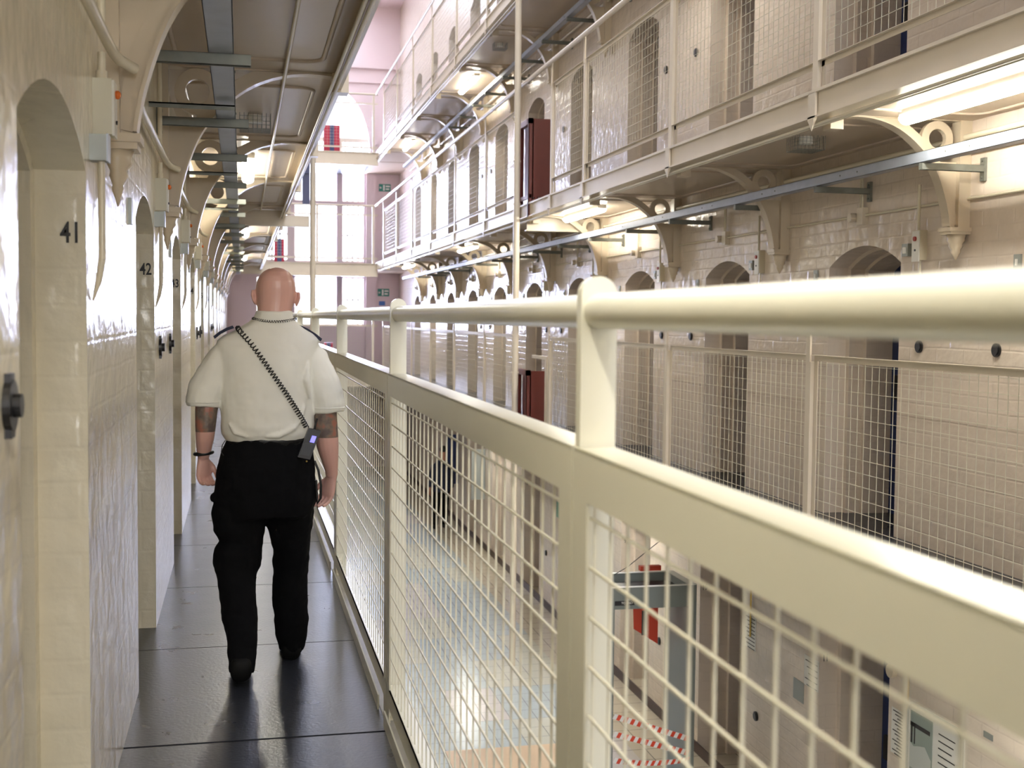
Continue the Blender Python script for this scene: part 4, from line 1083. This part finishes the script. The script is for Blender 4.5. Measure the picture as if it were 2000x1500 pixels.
def remesh(o, vox, smooth=3, disp=0.0, dscale=0.12):
    r = o.modifiers.new('remesh', 'REMESH'); r.mode = 'VOXEL'; r.voxel_size = vox; r.use_smooth_shade = True
    s_ = o.modifiers.new('smooth', 'SMOOTH'); s_.factor = 0.6; s_.iterations = smooth
    if disp:
        t = bpy.data.textures.new('folds', 'CLOUDS'); t.noise_scale = dscale; t.noise_depth = 2
        d = o.modifiers.new('folds', 'DISPLACE'); d.texture = t; d.strength = disp; d.mid_level = 0.5; d.texture_coords = 'LOCAL'

def hand(mb, wrist, d, lat, nor, curl=0.6, s=1.0, thumb_in=0.5):
    """wrist point, direction to the fingers, thumb-side direction, palm normal"""
    W0 = Vector(wrist); d = Vector(d).normalized(); lat = Vector(lat); lat = (lat-d*lat.dot(d)).normalized(); nor = Vector(nor); nor = (nor-d*nor.dot(d)-lat*nor.dot(lat)).normalized()
    rings = []
    for t, a, b in ((-0.01, 0.027, 0.020), (0.02, 0.032, 0.019), (0.05, 0.040, 0.018), (0.08, 0.043, 0.016), (0.095, 0.040, 0.012)):
        rings.append([W0+d*(t*s)+lat*(a*s*math.cos(2*PI*k/14))+nor*(b*s*math.sin(2*PI*k/14)) for k in range(14)])
    mb.loft(rings)
    for off, ln in ((-0.032, 0.060), (-0.011, 0.074), (0.011, 0.080), (0.031, 0.072)):
        p = W0+d*(0.088*s)+lat*(off*s); pts = [p-d*0.015, p]; ang = 0.25
        for seg, f in enumerate((0.42, 0.32, 0.26)):
            ang += curl*(1.0 if seg else 0.7)
            dd = d*math.cos(ang)+nor*math.sin(ang); p = p+dd*(ln*s*f); pts.append(p)
        mb.tube(pts, [0.0095*s, 0.0092*s, 0.0086*s, 0.0078*s, 0.0068*s], 10)
    p = W0+d*(0.025*s)+lat*(0.024*s)
    pts = [p, p+d*(0.022*s)+lat*(0.018*s)+nor*(0.008*s), p+d*(0.050*s)+lat*(0.024*s)+nor*(0.018*s+0.01*thumb_in), p+d*(0.072*s)+lat*(0.020*s)+nor*(0.030*s+0.015*thumb_in)]
    mb.tube(pts, [0.014*s, 0.0125*s, 0.0105*s, 0.0085*s], 10)

PY = 5.40
off = root = empty('officer', (0.10, PY, 0), 'bald officer in white short-sleeved shirt and black trousers walking away along the walkway', 'person')
L0 = root.location
mb = MB()
# head and neck (one continuous skin)
HX, HY = 0.147, PY+0.035
mb.ell([(0.140, PY, 1.44, 0.085, 0.075), (0.140, PY+0.005, 1.53, 0.076, 0.072), (0.141, PY+0.012, 1.58, 0.0735, 0.076), (0.1425, PY+0.022, 1.615, 0.0755, 0.086),
        (0.145, HY-0.004, 1.645, 0.0815, 0.095), (0.1465, HY, 1.675, 0.0868, 0.101), (0.147, HY, 1.705, 0.0872, 0.103), (0.1475, HY-0.003, 1.732, 0.083, 0.099),
        (0.148, HY-0.006, 1.757, 0.072, 0.088), (0.149, HY-0.008, 1.776, 0.056, 0.070), (0.1495, HY-0.008, 1.789, 0.034, 0.045), (0.150, HY-0.008, 1.795, 0.010, 0.014)], 28, 2.15)
mb.ball((0.145, HY+0.055, 1.605), 0.05, 0.055, 0.04)                       # jaw and chin
mb.ball((0.147, HY+0.103, 1.655), 0.015, 0.020, 0.024, 12, 8)             # nose
mb.ball((0.146, HY+0.092, 1.617), 0.026, 0.012, 0.010, 12, 8)             # mouth
mb.ball((0.147, HY+0.088, 1.700), 0.055, 0.016, 0.012, 12, 8)             # brow
for sx in (-1, 1):
    ex = 0.147+sx*0.088; ez = 1.662 if sx < 0 else 1.655
    pts = [(ex+sx*0.000, HY-0.012, ez-0.030), (ex+sx*0.008, HY-0.022, ez-0.012), (ex+sx*0.014, HY-0.028, ez+0.010), (ex+sx*0.012, HY-0.020, ez+0.028), (ex+sx*0.002, HY-0.002, ez+0.026)]
    mb.tube(pts, [0.006, 0.0065, 0.007, 0.007, 0.006], 8)
    mb.ball((ex+sx*0.002, HY-0.008, ez), 0.008, 0.014, 0.024, 10, 8)
# trunk core inside the clothes
mb.ell([(0.105, PY, 0.80, 0.16, 0.10), (0.11, PY, 1.0, 0.155, 0.10), (0.108, PY, 1.2, 0.165, 0.11), (0.108, PY, 1.38, 0.18, 0.11), (0.12, PY, 1.45, 0.15, 0.09), (0.138, PY, 1.50, 0.08, 0.075)], 20)
# arms
mb.tube([(-0.04, PY, 1.42), (-0.10, PY-0.005, 1.33), (-0.140, PY-0.01, 1.24), (-0.151, PY-0.012, 1.17), (-0.155, PY-0.01, 1.10), (-0.158, PY+0.005, 1.045), (-0.163, PY+0.03, 0.995), (-0.166, PY+0.05, 0.962)],
        [0.055, 0.056, 0.051, 0.0485, 0.0445, 0.040, 0.033, 0.027], 16)
hand(mb, (-0.166, PY+0.055, 0.955), (0.02, 0.10, -1), (0.75, 0.62, 0), (0.62, -0.75, 0), 0.62, 0.98)
mb.tube([(0.27, PY, 1.40), (0.33, PY-0.01, 1.31), (0.358, PY-0.015, 1.21), (0.363, PY-0.015, 1.13), (0.366, PY-0.01, 1.06), (0.374, PY-0.005, 1.00), (0.384, PY+0.005, 0.94), (0.392, PY+0.02, 0.89), (0.393, PY+0.025, 0.87)],
        [0.055, 0.056, 0.053, 0.0515, 0.0535, 0.0485, 0.038, 0.029, 0.028], 16)
hand(mb, (0.393, PY+0.027, 0.865), (-0.24, 0.10, -1), (-0.62, 0.75, 0), (-0.75, -0.62, 0), 0.34, 1.02)
# legs inside the trousers
mb.tube([(0.03, PY, 0.82), (-0.01, PY, 0.6), (-0.02, PY-0.02, 0.45), (-0.01, PY-0.12, 0.2), (-0.005, PY-0.20, 0.08)], [0.075, 0.07, 0.05, 0.04, 0.032], 12)
mb.tube([(0.18, PY, 0.82), (0.21, PY+0.08, 0.6), (0.216, PY+0.12, 0.45), (0.22, PY+0.18, 0.2), (0.22, PY+0.20, 0.07)], [0.075, 0.07, 0.05, 0.04, 0.032], 12)
body = obj('body', mb, 'skin', root, L0); remesh(body, 0.0042, 2)

# shirt
SEC = [(0.118, 1.035, 0.186, 0.120), (0.112, 1.065, 0.199, 0.138), (0.111, 1.10, 0.2025, 0.146), (0.110, 1.17, 0.200, 0.142), (0.107, 1.25, 0.203, 0.138), (0.105, 1.33, 0.209, 0.136), (0.107, 1.40, 0.217, 0.130),
       (0.110, 1.44, 0.222, 0.122), (0.114, 1.475, 0.220, 0.108), (0.121, 1.50, 0.192, 0.096), (0.130, 1.525, 0.150, 0.090), (0.137, 1.548, 0.113, 0.086), (0.140, 1.568, 0.088, 0.084), (0.1405, 1.590, 0.0795, 0.083), (0.1405, 1.603, 0.0785, 0.083), (0.1405, 1.603, 0.060, 0.062)]
mb = MB(); mb.ell([(cx, PY, z, rx, ry) for cx, z, rx, ry in SEC], 32, 2.35)
mb.tube([(-0.040, PY, 1.440), (-0.082, PY-0.002, 1.390), (-0.120, PY-0.005, 1.325), (-0.152, PY-0.01, 1.255), (-0.162, PY-0.012, 1.215), (-0.164, PY-0.012, 1.186)], [0.060, 0.068, 0.072, 0.077, 0.0735, 0.069], 18)
mb.tube([(0.270, PY, 1.435), (0.310, PY-0.002, 1.385), (0.340, PY-0.005, 1.315), (0.366, PY-0.01, 1.235), (0.375, PY-0.012, 1.19), (0.377, PY-0.012, 1.156)], [0.060, 0.068, 0.072, 0.076, 0.0735, 0.069], 18)
# a few deliberate folds: behind the right arm and above the belt
mb.tube([(0.285, PY-0.088, 1.38), (0.278, PY-0.106, 1.30), (0.292, PY-0.095, 1.22)], [0.008, 0.015, 0.006], 8)
mb.tube([(0.19, PY-0.128, 1.13), (0.225, PY-0.132, 1.10), (0.15, PY-0.142, 1.065), (0.10, PY-0.140, 1.06)], [0.004, 0.011, 0.012, 0.004], 8)
mb.tube([(-0.06, PY-0.10, 1.12), (-0.03, PY-0.122, 1.08), (0.02, PY-0.132, 1.06)], [0.004, 0.011, 0.004], 8)
mb.tube([(0.27, PY-0.10, 1.20), (0.25, PY-0.122, 1.13), (0.21, PY-0.132, 1.08)], [0.004, 0.010, 0.004], 8)
shirt = obj('shirt', mb, 'shirt', root, L0); remesh(shirt, 0.0065, 2, 0.016, 0.10)
for (c, d, r) in (((-0.1635, PY-0.012, 1.206), (0.02, 0, 1), 0.0735), ((0.3765, PY-0.012, 1.178), (-0.02, 0, 1), 0.0740)):
    mb = MB(); mb.tube([(c[0]+r*math.cos(2*PI*k/28), c[1]+r*math.sin(2*PI*k/28), c[2]-d[0]*3*r*math.cos(2*PI*k/28)*0.2) for k in range(28)], 0.0022, 5, closed=True)
    obj('sleeve_hem', mb, 'shirt', root, L0)
mb = MB()
def circ(c, r, n=26, tilt=(0, 0)):
    return [(c[0]+r*math.cos(2*PI*k/n), c[1]+r*math.sin(2*PI*k/n), c[2]+tilt[0]*math.cos(2*PI*k/n)+tilt[1]*math.sin(2*PI*k/n)) for k in range(n)]
def shirt_back(x, z, extra=0.0):
    for i in range(len(SEC)-1):
        a, b = SEC[i], SEC[i+1]
        if a[1] <= z <= b[1]:
            t = (z-a[1])/max(1e-6, b[1]-a[1]); cx, rx, ry = [a[j]+(b[j]-a[j])*t for j in (0, 2, 3)]
            q = min(0.999, abs((x-cx)/rx)); return PY-ry*(1-q**2.35)**(1/2.35)-extra
    return PY-0.12
# epaulettes on the shoulders
for (p, q, nm) in (((-0.112, 1.476), (-0.030, 1.523), 'l'), ((0.236, 1.530), (0.338, 1.468), 'r')):
    dx, dz = q[0]-p[0], q[1]-p[1]; l = math.hypot(dx, dz); nx, nz = -dz/l, dx/l
    mb = MB(); pts = []
    for t in (0, 0.35, 0.7, 1.0):
        bz = 0.006*math.sin(PI*t); pts.append((p[0]+dx*t+nx*(0.004+bz), p[1]+dz*t+nz*(0.004+bz)))
    top = [(x+nx*0.013, z+nz*0.013) for x, z in reversed(pts)]
    mb.prism(pts+top, 'y', PY-0.032, PY+0.022)
    obj('epaulette', mb, 'navyc', root, L0)
# coiled radio lead across the back
ctrl = [(-0.018, 1.530), (-0.008, 1.515), (0.040, 1.462), (0.102, 1.373), (0.188, 1.246), (0.250, 1.145), (0.276, 1.095)]
pth = []
for i in range(len(ctrl)-1):
    for t in range(30):
        f = t/30; x = ctrl[i][0]*(1-f)+ctrl[i+1][0]*f; z = ctrl[i][1]*(1-f)+ctrl[i+1][1]*f
        pth.append(Vector((x, shirt_back(x, z, 0.012), z)))
L_ = [0]
for i in range(1, len(pth)): L_.append(L_[-1]+(pth[i]-pth[i-1]).length)
def along(path, lens, d):
    for i in range(1, len(path)):
        if lens[i] >= d:
            f = (d-lens[i-1])/max(1e-9, lens[i]-lens[i-1]); return path[i-1].lerp(path[i], f), (path[i]-path[i-1]).normalized()
    return path[-1], (path[-1]-path[-2]).normalized()
def coil(path, lens, pitch_f, r, wr):
    pts = []; total = lens[-1]; d = 0; ph = 0
    while d < total:
        p, t = along(path, lens, d); up = Vector((0, 1, 0)); u = t.cross(up).normalized(); w = t.cross(u).normalized()
        pts.append(p+u*(r*math.cos(ph))+w*(r*math.sin(ph)))
        ph += 2*PI/8; d += pitch_f(d/total)/8
    return MB().tube(pts, wr, 5)
obj('coiled_lead', coil(pth, L_, lambda f: 0.020-0.009*f, 0.0100, 0.0026), 'rubber', root, L0)
# thin coiled neck cord
pn = [Vector((0.1405+0.092*math.cos(a), PY-0.088*math.sin(-a) if False else PY+0.097*math.sin(a), 1.563+0.006*math.cos(2*a))) for a in [PI+PI*k/40 for k in range(41)]]
ln = [0]
for i in range(1, len(pn)): ln.append(ln[-1]+(pn[i]-pn[i-1]).length)
obj('neck_cord', coil(pn, ln, lambda f: 0.0105, 0.0050, 0.0014), 'rubber', root, L0)
# belt, trousers, shoes
mb = MB(); mb.ell([(0.122, PY, 1.020, 0.190, 0.128), (0.122, PY, 1.062, 0.189, 0.127)], 32, 2.3); obj('belt', mb, 'rubber', root, L0)
mb = MB()
mb.ell([(0.100, PY, 0.70, 0.205, 0.135), (0.101, PY, 0.76, 0.220, 0.150), (0.103, PY, 0.84, 0.222, 0.158), (0.106, PY, 0.92, 0.213, 0.155), (0.113, PY, 0.99, 0.198, 0.138), (0.121, PY, 1.05, 0.186, 0.124)], 28, 2.3)
mb.tube([(0.005, PY, 0.80), (-0.012, PY-0.002, 0.71), (-0.014, PY-0.002, 0.645), (0.000, PY-0.002, 0.590), (-0.017, PY-0.002, 0.535), (-0.022, PY-0.002, 0.485), (-0.024, PY-0.02, 0.435), (-0.019, PY-0.05, 0.35), (-0.010, PY-0.09, 0.26), (-0.002, PY-0.135, 0.18), (-0.001, PY-0.17, 0.11), (-0.004, PY-0.190, 0.052)],
        [0.115, 0.118, 0.113, 0.093, 0.104, 0.103, 0.084, 0.076, 0.077, 0.068, 0.058, 0.054], 20)
mb.tube([(0.195, PY, 0.80), (0.207, PY+0.03, 0.70), (0.213, PY+0.07, 0.60), (0.218, PY+0.11, 0.50), (0.217, PY+0.13, 0.42), (0.215, PY+0.155, 0.33), (0.217, PY+0.175, 0.25), (0.220, PY+0.19, 0.18), (0.221, PY+0.195, 0.11), (0.2195, PY+0.20, 0.035)],
        [0.115, 0.108, 0.096, 0.082, 0.078, 0.081, 0.084, 0.080, 0.072, 0.056], 20)
# cargo pockets
mb.ball((-0.098, PY, 0.705), 0.036, 0.075, 0.075, 12, 8); mb.box(-0.134, -0.09, PY-0.05, PY+0.05, 0.775, 0.800)
mb.ball((0.275, PY+0.03, 0.70), 0.035, 0.08, 0.08, 12, 8)
tr = obj('trousers', mb, 'trouser', root, L0); remesh(tr, 0.008, 4, 0.020, 0.09)
def shoe(x, y, z, pitch):
    mb = MB()
    secs = [(-0.045, 0.030, 0.0, 0.075), (-0.035, 0.044, 0.0, 0.095), (0.0, 0.047, 0.0, 0.105), (0.06, 0.045, 0.0, 0.085), (0.13, 0.053, 0.0, 0.060), (0.19, 0.050, 0.0, 0.048), (0.225, 0.036, 0.004, 0.038), (0.24, 0.015, 0.008, 0.025)]
    rings = []
    for (yy_, w, zb, zt) in secs:
        rg = []
        for k in range(16):
            a = 2*PI*k/16; cx = w*math.copysign(abs(math.cos(a))**0.7, math.cos(a)); cz = (zb+zt)/2+(zt-zb)/2*math.copysign(abs(math.sin(a))**0.7, math.sin(a))
            yr = yy_-0.19; c, s2 = math.cos(pitch), math.sin(pitch)
            rg.append((x+cx, y+0.19+yr*c+cz*s2*0, z+cz-yr*s2))
        rings.append(rg)
    mb.loft(rings); o = obj('shoe', mb, 'shoe', root, L0)
shoe(-0.006, PY-0.20, 0.006, 0.10); shoe(0.220, PY+0.19, 0.0, 0.0)
# wristband, radio, key strap
mb = MB(); mb.tube([(-0.1645+0.037*math.cos(2*PI*k/20), PY+0.045+0.035*math.sin(2*PI*k/20), 0.975+0.004*math.cos(2*PI*k/20)) for k in range(20)], 0.0085, 8, closed=True)
obj('wristband', mb, 'rubber', root, L0)
ca, sa = math.cos(0.36), math.sin(0.36)
def rbox(mb, u0, u1, v0, v1, y0, y1, c=(0.285, 1.035)):
    P = [(c[0]+u*ca+v*sa, c[1]-u*sa*0.6+v*ca) for u, v in ((u0, v0), (u1, v0), (u1, v1), (u0, v1))]
    mb.prism(P, 'y', y0, y1)
yb_ = PY-0.125
mb = MB(); rbox(mb, -0.028, 0.028, -0.07, 0.062, yb_-0.045, yb_-0.002); rb_ = obj('radio', mb, 'black', root, L0)
mb = MB(); rbox(mb, -0.002, 0.018, 0.005, 0.035, yb_-0.047, yb_-0.0452); obj('radio_screen', mb, 'screen', rb_)
mb = MB(); rbox(mb, -0.020, 0.018, -0.055, -0.002, yb_-0.047, yb_-0.0452); obj('keypad', mb, 'dark', rb_)
mb = MB(); mb.tube([(0.305, yb_-0.02, 1.085), (0.318, yb_-0.02, 1.14)], 0.005, 6); obj('antenna', mb, 'rubber', rb_)
mb = MB(); mb.ball((0.262, yb_-0.03, 0.975), 0.006, 0.006, 0.006, 8, 6); mb.ball((0.272, yb_-0.03, 0.955), 0.005, 0.005, 0.005, 8, 6); obj('strap_stud', mb, 'gold', rb_)
mb = MB(); mb.tube([(0.312, PY-0.06, 0.945), (0.328, PY-0.07, 0.905), (0.340, PY-0.07, 0.84), (0.338, PY-0.07, 0.78), (0.326, PY-0.06, 0.755), (0.322, PY-0.06, 0.79), (0.318, PY-0.06, 0.86)], 0.006, 6); obj('key_strap', mb, 'rubber', root, L0)
mb = MB(); mb.tube([(-0.070, PY-0.05, 1.04), (-0.083, PY-0.06, 1.02), (-0.088, PY-0.06, 0.99), (-0.078, PY-0.06, 0.975)], 0.0022, 6); obj('cord_loop', mb, 'rubber', root, L0)

# the distant figure down on the ground floor
GX, GY, GZ = 4.22, 25.6, -3.0
root = empty('walking_person', (GX, GY, GZ), 'person in dark clothes walking away on the ground floor by the wall', 'person')
G0 = root.location
def g(pts): return [(GX+x, GY+y, GZ+z) for x, y, z in pts]
mb = MB(); mb.ell([(GX+x, GY+y, GZ+z, rx, ry) for x, y, z, rx, ry in ((0.02, 0, 1.40, 0.10, 0.09), (0.03, 0, 1.50, 0.06, 0.06), (0.03, 0.01, 1.56, 0.06, 0.07), (0.03, 0.02, 1.62, 0.075, 0.09), (0.03, 0.02, 1.70, 0.078, 0.095), (0.03, 0.02, 1.77, 0.06, 0.075), (0.03, 0.02, 1.81, 0.02, 0.03))], 18)
mb.ell([(GX, GY, GZ+z, rx, 0.1) for z, rx in ((0.85, 0.14), (1.1, 0.13), (1.35, 0.16), (1.42, 0.10))], 14)
mb.tube(g([(0.18, 0, 1.36), (0.23, 0.03, 1.10), (0.24, 0.12, 0.90), (0.24, 0.15, 0.84)]), [0.05, 0.04, 0.03, 0.025], 10)
mb.tube(g([(-0.16, 0, 1.36), (-0.24, -0.03, 1.12), (-0.26, -0.02, 0.92), (-0.26, 0, 0.86)]), [0.05, 0.04, 0.03, 0.025], 10)
hand(mb, (GX+0.24, GY+0.16, GZ+0.84), (0, 0.1, -1), (-0.5, 0.8, 0), (-0.8, -0.5, 0)); hand(mb, (GX-0.26, GY, GZ+0.86), (0, 0.1, -1), (0.5, 0.8, 0), (0.8, -0.5, 0))
mb.tube(g([(0.07, 0, 0.9), (0.08, 0.1, 0.5), (0.08, 0.12, 0.1)]), [0.08, 0.06, 0.04], 10); mb.tube(g([(-0.08, 0, 0.9), (-0.14, -0.10, 0.5), (-0.17, -0.22, 0.14)]), [0.08, 0.06, 0.04], 10)
b2 = obj('body', mb, 'skin2', root, G0); remesh(b2, 0.007, 1)
mb = MB(); mb.ell([(GX, GY, GZ+z, rx, ry) for z, rx, ry in ((0.82, 0.20, 0.14), (1.0, 0.19, 0.13), (1.2, 0.21, 0.14), (1.38, 0.23, 0.13), (1.45, 0.16, 0.10), (1.50, 0.09, 0.09))], 20, 2.3)
mb.tube(g([(0.16, 0, 1.40), (0.23, 0.03, 1.12), (0.24, 0.11, 0.90)]), [0.07, 0.06, 0.05], 12); mb.tube(g([(-0.16, 0, 1.40), (-0.24, -0.03, 1.13), (-0.26, -0.02, 0.93)]), [0.07, 0.06, 0.05], 12)
o = obj('jacket', mb, 'navyc', root, G0); remesh(o, 0.012, 3)
mb = MB(); mb.ell([(GX, GY, GZ+z, rx, ry) for z, rx, ry in ((0.80, 0.19, 0.13), (0.92, 0.19, 0.13))], 16)
mb.tube(g([(0.08, 0, 0.88), (0.09, 0.1, 0.5), (0.09, 0.12, 0.09)]), [0.10, 0.085, 0.07], 12); mb.tube(g([(-0.08, 0, 0.88), (-0.14, -0.09, 0.5), (-0.18, -0.22, 0.14)]), [0.10, 0.085, 0.07], 12)
o = obj('trousers', mb, 'trouser', root, G0); remesh(o, 0.012, 3)
for (x, y, z) in ((0.09, 0.10, 0.0), (-0.18, -0.26, 0.04)):
    mb = MB(); mb.ball((GX+x, GY+y+0.07, GZ+z+0.045), 0.05, 0.14, 0.045); obj('shoe', mb, 'shoe', root, G0)
mb = MB(); mb.ball((GX+0.03, GY+0.005, GZ+1.74), 0.083, 0.098, 0.085); obj('hair', mb, 'black', root, G0)
